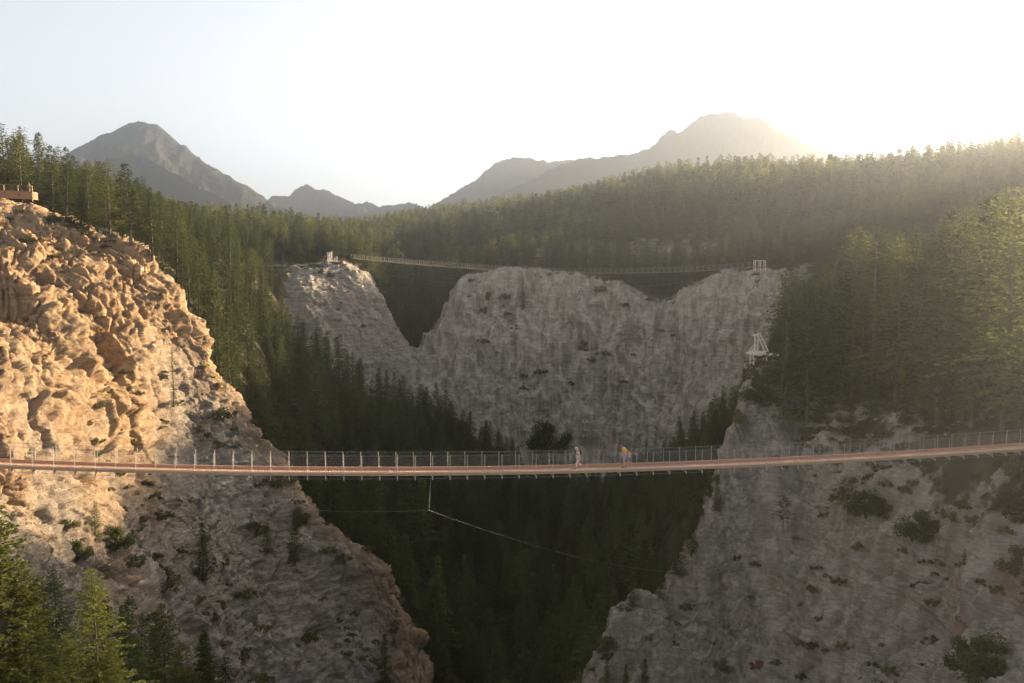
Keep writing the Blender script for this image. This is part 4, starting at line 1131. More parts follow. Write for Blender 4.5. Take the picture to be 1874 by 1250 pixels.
for a in [
    (1000, 822, 78, 'big', 'large round dark clump of trees at the foot of the pale cliff behind the walkers'),
    (893, 548, 26, 'wild', 'dark shrub left of the lone narrow spruce on the pale cliff'), (925, 545, 22, 'round', 'rounded shrub just left of the lone spruce on the pale cliff'),
    (890, 572, 22, 'wild', 'shrub low on the pale cliff, under the pair beside the lone spruce'), (925, 575, 20, 'low', 'low shrub diagonally below the lone spruce on the pale cliff'),
    (884, 625, 26, 'low', 'dark spreading shrub on the shaded left part of the pale cliff'), (990, 682, 26, 'low', 'dark spreading shrub in the middle of the pale cliff'),
    (1070, 640, 30, 'wild', 'tall shrub near the centre right of the pale cliff'), (1104, 648, 24, 'low', 'green shrub right of the tall centre shrub on the pale cliff'), (1085, 660, 18, 'round', 'small shrub below the tall centre shrub of the pale cliff'),
    (1098, 532, 26, 'round', 'dark shrub under the crest of the pale cliff'), (1143, 560, 18, 'round', 'small shrub near the crest of the pale cliff, left of the wooded notch'), (1210, 605, 18, 'low', 'small shrub on the pale cliff below the wooded notch'),
    (960, 690, 16, 'round', 'tiny round shrub on the pale cliff, left of centre'), (1140, 700, 14, 'round', 'tiny shrub on the right half of the pale cliff'), (1045, 705, 14, 'wild', 'tiny shrub under the centre of the pale cliff'),
    (860, 515, 16, 'round', 'shrub hanging at the upper left corner of the pale cliff'), (957, 712, 12, 'wild', 'thin shrub in a crack of the pale cliff'), (1232, 615, 12, 'round', 'tiny shrub on the bright right flank of the pale cliff'),
    (1322, 1222, 40, 'round', 'green shrub at the bottom of the right cliff beside the maroon shrub'), (1392, 1222, 44, 'dry', 'maroon dry shrub at the bottom of the right cliff'), (1424, 1212, 24, 'low', 'small dark shrub right of the maroon shrub'),
    (1470, 1238, 26, 'low', 'low shrub at the bottom edge right of the maroon shrub'), (1685, 985, 78, 'big', 'large dark spreading juniper high on the right cliff'), (1570, 1004, 24, 'wild', 'thin upright shrub right of the leaning pine'),
    (1462, 986, 18, 'low', 'small shrub at the foot of the umbrella topped pine'), (1585, 940, 70, 'big', 'dark round bush right of the leaning pine'), (1800, 1235, 120, 'big', 'big bushy juniper in the lower right corner'),
    (1862, 1050, 60, 'wild', 'drooping juniper on the right photo edge'), (1878, 1100, 40, 'wild', 'hanging lower branch of juniper at the right photo edge'), (1373, 1093, 22, 'low', 'small green tuft in the middle of the right cliff'), (1380, 1034, 20, 'round', 'small dark shrub on a bluish stain of the right cliff'),
    (1493, 1040, 20, 'low', 'dark shrub over a white streak on the right cliff'), (1262, 1112, 30, 'low', 'low shrub on the lower left flank of the right cliff'), (1145, 1115, 26, 'low', 'low shrub at the left end of the right cliff'),
    (1235, 1140, 24, 'low', 'sparse low shrub under the left flank shrub of the right cliff'), (1192, 1170, 20, 'wild', 'wiry shrub in a crevice at the left foot of the right cliff'), (1105, 1190, 46, 'wild', 'wiry grey green shrub at the left foot of the right cliff'),
    (1300, 905, 40, 'wild', 'shrub in the gully of the right spur just under the footbridge'), (1283, 940, 36, 'round', 'shrub lower in the gully of the right spur'), (1262, 972, 34, 'wild', 'lowest shrub of the gully row on the right spur'), (1312, 880, 30, 'round', 'top shrub of the gully row, touching the footbridge line'),
    (1352, 770, 40, 'wild', 'shrub on the cream rock knob above the footbridge'), (1385, 735, 60, 'big', 'dark bush on the rock spur under the wooden frame'), (1405, 700, 50, 'big', 'bush directly below the wooden frame'),
    (405, 1110, 32, 'round', 'round dark shrub on the shaded left cliff'), (405, 762, 46, 'round', 'dark shrub where the left cliff falls into shade'), (366, 790, 26, 'wild', 'narrow shrub in the shade just above the footbridge'), (458, 772, 22, 'low', 'low shrub on the shaded cliff crest'),
    (398, 818, 24, 'wild', 'small pointed shrub touching the footbridge wires'), (432, 785, 26, 'low', 'shrub beside the reddish stain on the shaded cliff'), (290, 945, 46, 'low', 'dark sloping shrub on the shaded cliff under the footbridge'), (325, 1010, 30, 'low', 'low shrub left of the dark spruce on the shaded cliff'),
    (470, 975, 40, 'wild', 'wild shrub right of the dark spruce on the shaded cliff'), (515, 885, 50, 'round', 'dark shrub just below the footbridge deck'), (545, 960, 50, 'big', 'big dark shrub on the shaded cliff below the cable'),
    (595, 1010, 34, 'low', 'low shrub near the gorge edge of the shaded cliff'), (630, 1025, 36, 'round', 'round shrub at the gorge edge of the shaded cliff'), (440, 1090, 44, 'low', 'spreading shrub in the middle of the shaded cliff'), (570, 1170, 34, 'round', 'dark shrub low on the shaded cliff'),
    (210, 1000, 60, 'big', 'big dark bush below the shadow edge of the left cliff'), (245, 1030, 50, 'low', 'spreading dark shrub below the shadow edge'), (120, 965, 40, 'round', 'bush at the foot of the lit rock'), (140, 1020, 50, 'big', 'dark bush right of the lit left edge fir'),
    (480, 1150, 30, 'low', 'small shrub low on the shaded cliff left of centre'), (620, 1135, 22, 'low', 'tiny shrub on the grey blue rock by the gorge'), (310, 1070, 60, 'wild', 'wild shrub among the lower left firs'),
    (590, 500, 16, 'wild', 'dark tuft on the brown cliff under the far tower'), (604, 506, 14, 'wild', 'second dark tuft right below the far tower cliff edge'),
    (40, 388, 24, 'low', 'low green shrub on the grassy hump in front of the deck'), (110, 405, 40, 'low', 'low green shrub on the hump right of the deck'), (150, 430, 44, 'low', 'creeping green shrub along the cliff rim'),
    (60, 440, 30, 'low', 'small shrub in the dark hollow of the upper left cliff'), (20, 402, 18, 'low', 'small bush at the left edge under the deck'), (95, 470, 22, 'low', 'little shrub on the upper lit cliff'),
    (88, 372, 22, 'round', 'green bush at the right end of the wooden deck'), (390, 690, 26, 'tuft', 'yellow grass tuft on the lit cliff edge'), (375, 670, 22, 'tuft', 'pale grass tuft higher on the lit cliff edge'), (240, 805, 30, 'tuft', 'yellow green grass patch at the shadow edge above the footbridge'),
    (400, 705, 24, 'tuft', 'yellow grass tuft beside the tiny lone spruce')]:
    shrub_at(*a)
# undergrowth that creeps over the right slope and the cliff edges: too many to count
US = []
for (ya, yb, s, u0, u1, md) in ((52, 165, 1.8, .26, .84, 0), (100, 330, 3.2, -.6, .4, 1), (62, 165, 1.5, -.56, -.08, 2), (62, 130, 1.8, .06, .56, 2), (240, 325, 2.4, -.25, .30, 3)):
    y = ya
    while y < yb:
        x = u0 * y
        while x < u1 * y:
            X = x + rt.uniform(-.5, .5) * s; Y = y + rt.uniform(-.5, .5) * s; x += s
            rkv = sample(X, Y, 1)
            if md >= 2:
                cl_ = float(fbm(np.array([X / 7.0]), np.array([Y / 7.0]), np.array([5.5 + md]), 2)[0])
                if rkv < .4 or cl_ < (.13 if md == 2 else .16) or rt.random() < .45: continue
                if md == 2 and u0 < 0 and sample(X, Y) > -13 and Y < 150: continue
            elif md == 0:
                if rkv > .93 or rt.random() < (.25 if rkv < .5 else .25 + .75 * (rkv - .5) / .43): continue
            elif rkv < .15 or rkv > .75 or rt.random() < .4: continue
            loc, n = drop(X, Y)
            if loc is None: continue
            US.append((loc - Vector((0, 0, .15)), (rt.uniform(.3, .8) if md >= 2 else rt.uniform(.5, 1.25)) * (1.3 if md == 0 and rt.random() < .15 else 1), rt.choice((0, 1, 1, 2)), rt.random() * 6.28))
        y += s
print('undergrowth', len(US))
um = bpy.data.meshes.new('undergrowth'); um.vertices.add(len(US)); um.vertices.foreach_set('co', np.array([a[0][:] for a in US], dtype=np.float32).ravel())
a_ = um.attributes.new('kind_id', 'INT', 'POINT'); a_.data.foreach_set('value', np.array([a[2] for a in US], dtype=np.int32))
a_ = um.attributes.new('turn', 'FLOAT_VECTOR', 'POINT'); a_.data.foreach_set('vector', np.array([(0, 0, a[3]) for a in US], dtype=np.float32).ravel())
a_ = um.attributes.new('size', 'FLOAT_VECTOR', 'POINT'); a_.data.foreach_set('vector', np.array([(a[1],) * 3 for a in US], dtype=np.float32).ravel())
under = link(bpy.data.objects.new('undergrowth', um)); tag(under, 'low dark undergrowth creeping over the slopes and cliff edges', 'undergrowth', kind='stuff')
ex = {}
for o in scene.objects:
    if o.type == 'MESH' and o.name.startswith('leaves'): ex.setdefault(o.data.name, o)
ng2 = ng.copy(); ng2.name = 'undergrowth'
infos = [n for n in ng2.nodes if n.bl_idname == 'GeometryNodeObjectInfo']
# rebuild the small instancing tree with the shrub meshes
ng2.nodes.clear()
gi = ng2.nodes.new('NodeGroupInput'); go = ng2.nodes.new('NodeGroupOutput'); jall = ng2.nodes.new('GeometryNodeJoinGeometry')
for k in reversed(('round_shrub_leaves', 'low_shrub_leaves', 'wild_shrub_leaves')):
    oi = ng2.nodes.new('GeometryNodeObjectInfo'); oi.transform_space = 'ORIGINAL'; oi.inputs['Object'].default_value = ex[k]
    g2 = ng2.nodes.new('GeometryNodeGeometryToInstance'); ng2.links.new(oi.outputs['Geometry'], g2.inputs[0]); ng2.links.new(g2.outputs[0], jall.inputs[0])
iop = ng2.nodes.new('GeometryNodeInstanceOnPoints'); iop.inputs['Pick Instance'].default_value = True
ng2.links.new(gi.outputs[0], iop.inputs['Points']); ng2.links.new(jall.outputs[0], iop.inputs['Instance'])
for nm, ty, sk in (('kind_id', 'INT', 'Instance Index'), ('turn', 'FLOAT_VECTOR', 'Rotation'), ('size', 'FLOAT_VECTOR', 'Scale')):
    n = ng2.nodes.new('GeometryNodeInputNamedAttribute'); n.data_type = ty; n.inputs['Name'].default_value = nm; ng2.links.new(n.outputs['Attribute'], iop.inputs[sk])
ng2.links.new(iop.outputs[0], go.inputs[0])
under.modifiers.new('scatter', 'NODES').node_group = ng2

# ------------------------------------------------------------------ wooden viewing deck, top left
vd = at(10, 352, 168.5); vd_o = empty('viewing_deck', vd)
z0 = vd.z + .75
A, B = Vector((vd.x - 16, vd.y + 1, z0 + .25)), Vector((at(58, 340, 168).x, 168.2, z0 - .75))
def dpt(t, back=0.0, z=0.0):
    p = A.lerp(B, t); return p + Vector((.03 * back, back, z))
mb = MB(); mb.quadbox(dpt(0, .8, 0), dpt(1, .8, 0), 1.6, .14); mb.build('floor_boards', M['timber'], vd_o, vd)
mb = MB()
for q in range(4): mb.quadbox(dpt(0, -.02, -.18 - .32 * q), dpt(1, -.02, -.18 - .32 * q), .08, .29)
mb.build('skirt_boards', M['timber'], vd_o, vd)
mb = MB()
for q in range(4): mb.quadbox(dpt(1, 0, -.18 - .32 * q) + Vector((.05, .03, 0)), dpt(1, 1.6, -.18 - .32 * q) + Vector((.05, 0, 0)), .08, .29)
mb.build('skirt_boards', M['timber'], vd_o, vd)
npost = 9
for i in range(npost):
    p = dpt(i / (npost - 1)); mb = MB(); mb.quadbox(p + Vector((0, -.12, -.9 if i < npost - 1 else -1.7)), p + Vector((0, -.12, 1.12)), .16, .16, (0, 1, 0)); mb.build('post', M['timber'], vd_o, vd)
for zz, hh in ((1.14, .07), (.12, .06)):
    mb = MB(); mb.quadbox(dpt(0, -.1, zz), dpt(1, -.1, zz), .14, hh); mb.build('rail', M['timber'], vd_o, vd)
mb = MB()
for q in range(6): mb.tube([dpt(0, -.12, .25 + q * .14), dpt(1, -.12, .25 + q * .14)], .008, 3)
mb.build('rail_wires', M['cable'], vd_o, vd)
tag(vd_o, 'orange brown wooden viewing deck with railing on top of the left cliff', 'viewing deck')
DECK_STAND = dpt(.955, .8, .075)

# ------------------------------------------------------------------ far tower and landing of the upper bridge
tw = at(602, 478, 289); two = empty('bridge_tower', tw)
k_ = 289 / F * .8
def tp(dx, dz, dy=0.0): return tw + Vector((dx * k_, dy, dz * k_))
for nm, (a, b), w in [('leg', (tp(-3, 0), tp(-2.5, 19)), .26), ('leg', (tp(2, 0), tp(2, 19)), .32), ('leg', (tp(-3, 0, 2.2), tp(-2.5, 19, 2.2)), .32), ('leg', (tp(2, 0, 2.2), tp(2, 19, 2.2)), .32),
                      ('cross_beam', (tp(-4.5, 19.5), tp(4, 19.5)), .36), ('cross_beam', (tp(-4, 8), tp(4, 8)), .3), ('brace', (tp(-3, 8.6), tp(1.6, 18.6)), .2),
                      ('mast', (tp(6.5, 0), tp(6.8, 23)), .34), ('backstay', (tp(-2.6, 19), tp(-12, 2, -1)), .10), ('brace', (tp(11, 0), tp(14, 9)), .3), ('post', (tp(18, 1), tp(18, 11)), .34), ('rail', (tp(6, 5), tp(19, 4)), .22)]:
    w *= .6; mb = MB(); mb.quadbox(a, b, w, w, (0, 1, 0)); mb.build(nm, M['paletimber'], two, tw)
mb = MB(); mb.quadbox(tp(-6, -1.2, 1), tp(34, -3.2, 1), 3.0, .35); mb.build('landing', M['timber'], two, tw)
tag(two, 'sunlit pale timber tower at the left end of the upper footbridge', 'bridge tower')
bo = at(1384, 487, 243); tw2 = empty('bridge_gateway', bo); k2 = 243 / F
for dx in (-1.5, 8, 17):
    for dy in (0, 1.6):
        mb = MB(); mb.quadbox(bo + Vector((dx * k2, dy, -1.2)), bo + Vector((dx * k2, dy, 1.5)), .16, .16, (0, 1, 0)); mb.build('post', M['paletimber'], tw2, bo)
for dy in (0, 1.6):
    mb = MB(); mb.quadbox(bo + Vector((-1.5 * k2, dy, 1.45)), bo + Vector((17 * k2, dy, 1.45)), .1, .1); mb.build('rail', M['paletimber'], tw2, bo)
mb = MB(); mb.quadbox(bo + Vector((-3 * k2, .8, -.1)), bo + Vector((19 * k2, .8, -.1)), 2.2, .2); mb.build('landing', M['timber'], tw2, bo)
tag(tw2, 'small grey landing with posts at the right end of the upper footbridge', 'landing')

# ------------------------------------------------------------------ wooden launch frame on the spur
Yf_ = 151.0; fo = at(1395, 648, Yf_); fr = empty('swing_frame', fo); kf = Yf_ / F
def fpnt(px, py, dy=0.0): p = at(px, py, Yf_); return p + Vector((0, dy, 0))
mt = M['paletimber']
def bar(nm, a, b, w=.2, par=None, m=mt):
    mb = MB(); mb.quadbox(a, b, w, w, (0, 1, 0)); return mb.build(nm, m, par or fr, fo)
W = 1.9   # the two bents stand 1.9 m apart
for dy, ox in ((0.0, 0.0), (W, 11.3)):
    bar('post', fpnt(1381.5 + ox * .93, 644.5, dy), fpnt(1381.5 + ox, 613.5, dy))
    bar('leg', fpnt(1400.5 + ox, 645, dy), fpnt(1386 + ox, 613.5, dy))
    bar('top_beam', fpnt(1376 + ox, 613.6, dy + .11), fpnt(1387 + ox, 613.2, dy + .11), .2)
    bar('foot_beam', fpnt(1369 + ox * .8, 645, dy + .13), fpnt(1401 + ox, 645.2, dy + .13), .2)
    bar('brace', fpnt(1369.5 + ox * 1.1, 644, dy), fpnt(1380.5 + ox, 631, dy), .13)
bar('cross_beam', fpnt(1382, 623.6, -.02), fpnt(1401, 623.2, W + .03), .18)
bar('cross_beam', fpnt(1386, 613.0, -.02) + Vector((0, 0, .2)), fpnt(1397.3, 613.0, W + .02) + Vector((0, 0, .2)), .18)
mb = MB(); mb.quadbox(fpnt(1373, 647.8, 1.0) - Vector((0, 0, .0)), fpnt(1424, 650.4, 1.0), 3.4, .30); mb.build('platform', M['paletimber'], fr, fo)
for ox, dy in ((6, 0), (30, 0), (6, 2), (30, 2), (45, 1)):
    bar('stilt', fpnt(1373 + ox, 649.5, dy), fpnt(1373 + ox, 649.5, dy) - Vector((0, 0, 1.6)), .2)
tag(fr, 'pale timber A-shaped launch frame on its platform at the top of the right spur', 'swing frame')

# ------------------------------------------------------------------ trail railings, retaining box and logs on the right slope
def on_slope(px, py, up=0.0):
    loc, n = hit(px, py)
    return loc + Vector((0, 0, up))
def railing(pts, label, wall=True):
    base = [on_slope(a, b + 9) for a, b in pts]; O = base[0].copy(); r = empty('trail_railing', O)
    top = [at(a, b, q.y) for (a, b), q in zip(pts, base)]
    for q, t in zip(base, top):
        mb = MB(); mb.quadbox(q - Vector((0, 0, .3)), t, .13, .13, (0, 1, 0)); mb.build('post', M['paletimber'], r, O)
    mb = MB()
    for i in range(len(top) - 1): mb.quadbox(top[i] + Vector((0, 0, .06)), top[i + 1] + Vector((0, 0, .06)), .12, .14)
    mb.build('rail', M['paletimber'], r, O)
    if wall:
        mb = MB(); mb.quadbox(base[0] + Vector((0, .15, -.35)), base[-1] + Vector((0, .15, -.35)), .25, .8); mb.build('retaining_wall', M['concrete'], r, O)
    tag(r, label, 'railing'); return r
railing([(1579, 681), (1606, 685), (1632, 690)], 'pale wooden trail railing at the foot of the bare trunked pine')
railing([(1682, 697), (1702, 701)], 'short piece of wooden railing right of the pine railing', False)
railing([(1761, 714.5), (1778, 717.5)], 'short rail on a grey retaining box under the right slope trees')
railing([(1811, 728), (1832, 731)], 'lowest short rail near the right photo edge', False)
logs = [((1600, 772), (1654, 744), .19, 'long grey fallen log sloping up to the right on the right slope'), ((1634, 760), (1655, 757), .10, 'thin short log just under the long fallen log'),
        ((1754, 776), (1774, 757), .17, 'splintered pale log on the slope above the right end of the bridge'), ((1766, 769), (1776, 764), .12, 'broken stub beside the splintered log'), ((1782, 757), (1797, 754), .11, 'short pale log right of the splintered log'),
        ((1812, 768), (1830, 764), .10, 'thin grey log near the right photo edge'), ((1728, 800), (1736, 790), .13, 'short pale log touching the bridge wires'), ((1653, 853), (1662, 838), .15, 'pale upright dead trunk right under the bridge deck'),
        ((1650, 870), (1680, 884), .08, 'thin bleached branch below the bridge'), ((1625, 905), (1652, 893), .10, 'curved bleached root on the right cliff'), ((1640, 897), (1680, 884), .09, 'bleached branch lying over the right cliff brush'),
        ((1425, 745), (1452, 712), .10, 'dark dead trunk leaning down the slope right of the wooden frame'), ((172, 435), (186, 424), .16, 'short leaning grey post on the grassy left cliff rim'), ((205, 428), (222, 434), .14, 'pale fallen log under the shaggy rim fir'), ((225, 432), (262, 447), .10, 'thin log lying along the lit cliff rim')]
for a, b, r_, lb in logs:
    p, q = on_slope(*a, .25), on_slope(*b, .25)
    if abs(p.y - q.y) > 14: q = at(b[0], b[1], p.y)
    mb = MB(); n = 6; pts_ = [p.lerp(q, i / n) + Vector((0, 0, .06 * math.sin(i * 2.1))) for i in range(n + 1)]
    mb.tube(pts_, [r_ * (1 - .5 * i / n) for i in range(n + 1)], 7)
    for i in (2, 4): mb.tube([pts_[i], pts_[i] + Vector((.25, -.3, .5))], [r_ * .4, r_ * .12], 4)
    o = mb.build('fallen_log' if 'post' not in lb else 'leaning_post', M['deadwood'], None, p); tag(o, lb, 'log' if 'post' not in lb else 'post')
# ------------------------------------------------------------------ people
def cloth(name, col, rough=.85): 
    if name not in M: M[name] = plain(name, col, rough, 0, .12, 30)
    return M[name]
def skin_mesh(nodes, edges, sub=1):
    """nodes {name: (x, y, z, rx, ry)} -> smooth surface grown round the skeleton"""
    names = list(nodes); me = bpy.data.meshes.new('tmp')
    me.from_pydata([nodes[k][:3] for k in names], [(names.index(a), names.index(b)) for a, b in edges], [])
    o = bpy.data.objects.new('tmp', me); link(o)
    md = o.modifiers.new('skin', 'SKIN'); md.use_smooth_shade = True
    if not me.skin_vertices: me.skin_vertices  # layer is made by the modifier
    sv = me.skin_vertices[0].data if len(me.skin_vertices) else None
    if sv is None:
        bpy.context.view_layer.objects.active = o
    for i, k in enumerate(names):
        n = nodes[k]; me.skin_vertices[0].data[i].radius = (n[3], n[4] if len(n) > 4 else n[3])
    me.skin_vertices[0].data[0].use_root = True
    s = o.modifiers.new('sub', 'SUBSURF'); s.levels = sub; s.render_levels = sub
    dg = bpy.context.evaluated_depsgraph_get(); ev = o.evaluated_get(dg); m2 = bpy.data.meshes.new_from_object(ev)
    v = [tuple(x.co) for x in m2.vertices]; f = [tuple(p.vertices) for p in m2.polygons]
    bpy.data.objects.remove(o); bpy.data.meshes.remove(me); bpy.data.meshes.remove(m2)
    return v, f
def blob(c, r, ax=None, n=12, m=8, warp=None):
    V = []; Fc = []
    for i in range(m + 1):
        th = math.pi * i / m
        for j in range(n):
            a = 2 * math.pi * j / n; d = Vector((math.sin(th) * math.cos(a), math.sin(th) * math.sin(a), math.cos(th)))
            p = Vector((d.x * r[0], d.y * r[1], d.z * r[2]))
            if warp: p = warp(p, d)
            V.append(tuple(Vector(c) + p))
    for i in range(m):
        for j in range(n): Fc.append((i * n + j, (i + 1) * n + j, (i + 1) * n + (j + 1) % n, i * n + (j + 1) % n))
    return V, Fc
def person(loc, yaw, H, pose, look, label, build=1.0):
    root = empty('person', loc, yaw); k = H / 1.72; root.scale = (k, k, k)
    bx = look.get('bow', .1)     # how far the head is bowed forward
    N_ = {'pelvis': (0, 0, .93, .125 * build, .15 * build), 'waist': (.01, 0, 1.08, .10 * build, .135 * build), 'chest': (.03 + bx * .3, 0, 1.28, .115 * build, .16 * build), 'collar': (.04 + bx * .5, 0, 1.42, .07, .10), 'neck': (.06 + bx * .8, 0, 1.49, .05, .05), 'skull': (.08 + bx, 0, 1.57, .06, .06)}
    E_ = [('pelvis', 'waist'), ('waist', 'chest'), ('chest', 'collar'), ('collar', 'neck'), ('neck', 'skull')]
    sh = Vector(N_['collar'][:3])
    for sgn, S_ in ((1, 'l'), (-1, 'r')):
        P_ = pose[S_]
        hip = (0, .09 * sgn, .87); N_['hip' + S_] = (*hip, .085 * build, .085 * build)
        N_['knee' + S_] = (P_['knee'][0], .09 * sgn, P_['knee'][1], .056 * build, .056 * build); N_['calf' + S_] = (P_['knee'][0] * .6 + P_['ankle'][0] * .4 - .02, .09 * sgn, P_['knee'][1] * .6 + P_['ankle'][1] * .4, .052 * build)
        N_['ankle' + S_] = (P_['ankle'][0], .09 * sgn, P_['ankle'][1], .036); N_['toe' + S_] = (P_['toe'][0], .095 * sgn, P_['toe'][1], .034)
        E_ += [('pelvis', 'hip' + S_), ('hip' + S_, 'knee' + S_), ('knee' + S_, 'calf' + S_), ('calf' + S_, 'ankle' + S_), ('ankle' + S_, 'toe' + S_)]
        N_['shoulder' + S_] = (sh.x - .01, .17 * sgn * build, 1.39, .055 * build); ex_, ez = P_['elbow']; wx_, wz = P_['wrist']
        N_['elbow' + S_] = (sh.x + ex_, .225 * sgn * build, ez, .042 * build); N_['wrist' + S_] = (sh.x + wx_, .22 * sgn, wz, .027)
        d = Vector((wx_ - ex_, 0, wz - ez)).normalized(); w = Vector(N_['wrist' + S_][:3]); pm = w + d * .06
        N_['palm' + S_] = (*pm, .030, .016); E_ += [('collar', 'shoulder' + S_), ('shoulder' + S_, 'elbow' + S_), ('elbow' + S_, 'wrist' + S_), ('wrist' + S_, 'palm' + S_)]
        perp = Vector((-d.z, 0, d.x))
        for q, (o_, L_) in enumerate(((-.030, .062), (-.010, .075), (.010, .070), (.030, .052))):
            b0 = pm + perp * o_ + d * .03; b1 = b0 + d * L_ * .55; b2 = b1 + d * L_ * .4 + Vector((0, -.018 * sgn, 0))
            N_['f%d%s' % (q, S_)] = (*b1, .0085); N_['g%d%s' % (q, S_)] = (*b2, .0075); E_ += [('palm' + S_, 'f%d%s' % (q, S_)), ('f%d%s' % (q, S_), 'g%d%s' % (q, S_))]
        tb = w + d * .03 + perp * .04; N_['t' + S_] = (*tb, .010); N_['u' + S_] = (*(tb + d * .035 + perp * .012), .008); E_ += [('palm' + S_, 't' + S_), ('t' + S_, 'u' + S_)]
    v, f = skin_mesh(N_, E_, 1)
    # head with brow, nose, chin, ears, eyes, joined to the body surface
    hc = Vector((.105 + bx, 0, 1.635)); tilt = Matrix.Rotation(look.get('nod', .25), 3, 'Y')
    def wp(p, d):
        if d.x > 0 and d.z < 0: p.x += .012 * d.x; p.y *= 1 - .25 * -d.z
        if d.x > .8 and abs(d.y) < .3 and -.45 < d.z < .15: p.x += .022
        if abs(d.y) > .9 and abs(d.z) < .35: p.y *= 1.14
        return tilt @ p
    hv, hf = blob(hc, (.098, .076, .118), n=16, m=12, warp=wp); n0 = len(v); v += hv; f += [tuple(i + n0 for i in q) for q in hf]
    nskin = len(f)
    for sy in (1, -1):
        ev_, ef = blob(hc + tilt @ Vector((.088, .032 * sy, .010)), (.012, .014, .009), n=6, m=4); n0 = len(v); v += ev_; f += [tuple(i + n0 for i in q) for q in ef]
    me = bpy.data.meshes.new('body'); me.from_pydata(v, [], f); me.materials.append(cloth('skin_tone', (.56, .35, .26), .6)); me.materials.append(cloth('dark_eye', (.05, .04, .03), .3))
    for i, p in enumerate(me.polygons):
        p.use_smooth = True
        if i >= nskin: p.material_index = 1
    b = bpy.data.objects.new('body', me); link(b); b.parent = root
    def garment(nm, ks, edges, mat, grow=1.22, cut=None):
        g = {}
        for q in ks:
            n = list(N_[q]); 
            if len(n) == 4: n.append(n[3])
            g[q] = (n[0], n[1], n[2], n[3] * grow, n[4] * grow)
        if cut:
            for q, (src, dst, t) in cut.items():
                a_, c_ = Vector(N_[src][:3]), Vector(N_[dst][:3]); p = a_.lerp(c_, t); rr = N_[src][3] * (1 - t) + N_[dst][3] * t
                g[q] = (*p, rr * grow * 1.12, rr * grow * 1.12)
        vv, ff = skin_mesh(g, edges, 1); m = bpy.data.meshes.new(nm); m.from_pydata(vv, [], ff); m.materials.append(mat)
        for p in m.polygons: p.use_smooth = True
        o = bpy.data.objects.new(nm, m); link(o); o.parent = root; return o
    if 'top' in look:
        sl = look.get('sleeve', .8); garment('shirt', ['waist', 'chest', 'collar', 'shoulderl', 'shoulderr', 'pelvis'],
            [('pelvis', 'waist'), ('waist', 'chest'), ('chest', 'collar'), ('collar', 'shoulderl'), ('collar', 'shoulderr'), ('shoulderl', 'cl'), ('shoulderr', 'cr')], look['top'], 1.16, {'cl': ('shoulderl', 'elbowl', sl), 'cr': ('shoulderr', 'elbowr', sl)})
    if 'bottom' in look:
        L_ = look.get('leg', .8); src = ('hip', 'knee') if L_ <= 1 else ('knee', 'ankle'); t = L_ if L_ <= 1 else L_ - 1
        if L_ <= 1:
            garment('shorts', ['pelvis', 'hipl', 'hipr'], [('pelvis', 'hipl'), ('pelvis', 'hipr'), ('hipl', 'cl'), ('hipr', 'cr')], look['bottom'], 1.14, {'cl': ('hipl', 'kneel', t), 'cr': ('hipr', 'kneer', t)})
        else:
            garment('trousers', ['pelvis', 'hipl', 'hipr', 'kneel', 'kneer'], [('pelvis', 'hipl'), ('pelvis', 'hipr'), ('hipl', 'kneel'), ('hipr', 'kneer'), ('kneel', 'cl'), ('kneer', 'cr')], look['bottom'], 1.14, {'cl': ('kneel', 'anklel', t), 'cr': ('kneer', 'ankler', t)})
    # hair
    def hw_(p, d):
        if d.x > .35 and d.z < .45: p = Vector((p.x * .55, p.y * .8, p.z * .6 + .03))
        if look.get('long') and d.z < -.2: p.z -= look['long']; p.x -= .02
        return tilt @ p
    vv, ff = blob(hc + tilt @ Vector((-.012, 0, .014)), (.108, .088, .122), n=14, m=10, warp=hw_)
    m = bpy.data.meshes.new('hair'); m.from_pydata(vv, [], ff); m.materials.append(look['hair'])
    for p in m.polygons: p.use_smooth = True
    o = bpy.data.objects.new('hair', m); link(o); o.parent = root
    for S_ in 'lr':
        a_, t_ = Vector(N_['ankle' + S_][:3]), Vector(N_['toe' + S_][:3]); d = (t_ - a_); d.z = 0; d.normalize(); c = (a_ * .45 + t_ * .55) + Vector((0, 0, -.012))
        vv, ff = blob((0, 0, 0), (.145, .050, .045), n=10, m=6); pitch_ = math.atan2(a_.z - .06 - (t_.z - .04), (t_ - a_).length)
        rm = Matrix.Rotation(max(-.1, pitch_), 3, 'Y'); vv = [tuple(c + rm @ Vector(q)) for q in vv]
        m = bpy.data.meshes.new('shoe'); m.from_pydata(vv, [], ff); m.materials.append(look['shoe']); o = bpy.data.objects.new('shoe', m); link(o); o.parent = root
    if 'pack' in look:
        vv, ff = blob(Vector(N_['chest'][:3]) + Vector((-.20, 0, -.02)), (.10, .15, .24), n=14, m=10, warp=lambda p, d: Vector((p.x * (1 if d.x < 0 else .7), p.y, p.z * (1.0 if abs(d.z) < .8 else .92))))
        m = bpy.data.meshes.new('backpack'); m.from_pydata(vv, [], ff); m.materials.append(look['pack'])
        for p in m.polygons: p.use_smooth = True
        o = bpy.data.objects.new('backpack', m); link(o); o.parent = root
        for sy in (1, -1):
            mb = MB(); c = Vector(N_['collar'][:3]); mb.tube([c + Vector((-.14, .11 * sy, .0)), c + Vector((-.02, .12 * sy, .075)), c + Vector((.085, .12 * sy, -.04)), c + Vector((.12, .13 * sy, -.2)), c + Vector((-.05, .17 * sy, -.30))], .018, 5)
            mb.build('shoulder_strap', look['pack'], o)
    tag(root, label, 'person')
    return root
WALK = {'l': dict(knee=(.17, .50), ankle=(.22, .10), toe=(.36, .045), elbow=(-.10, 1.14), wrist=(.02, .92)), 'r': dict(knee=(-.02, .48), ankle=(-.30, .17), toe=(-.20, .05), elbow=(-.06, 1.13), wrist=(.14, .95))}
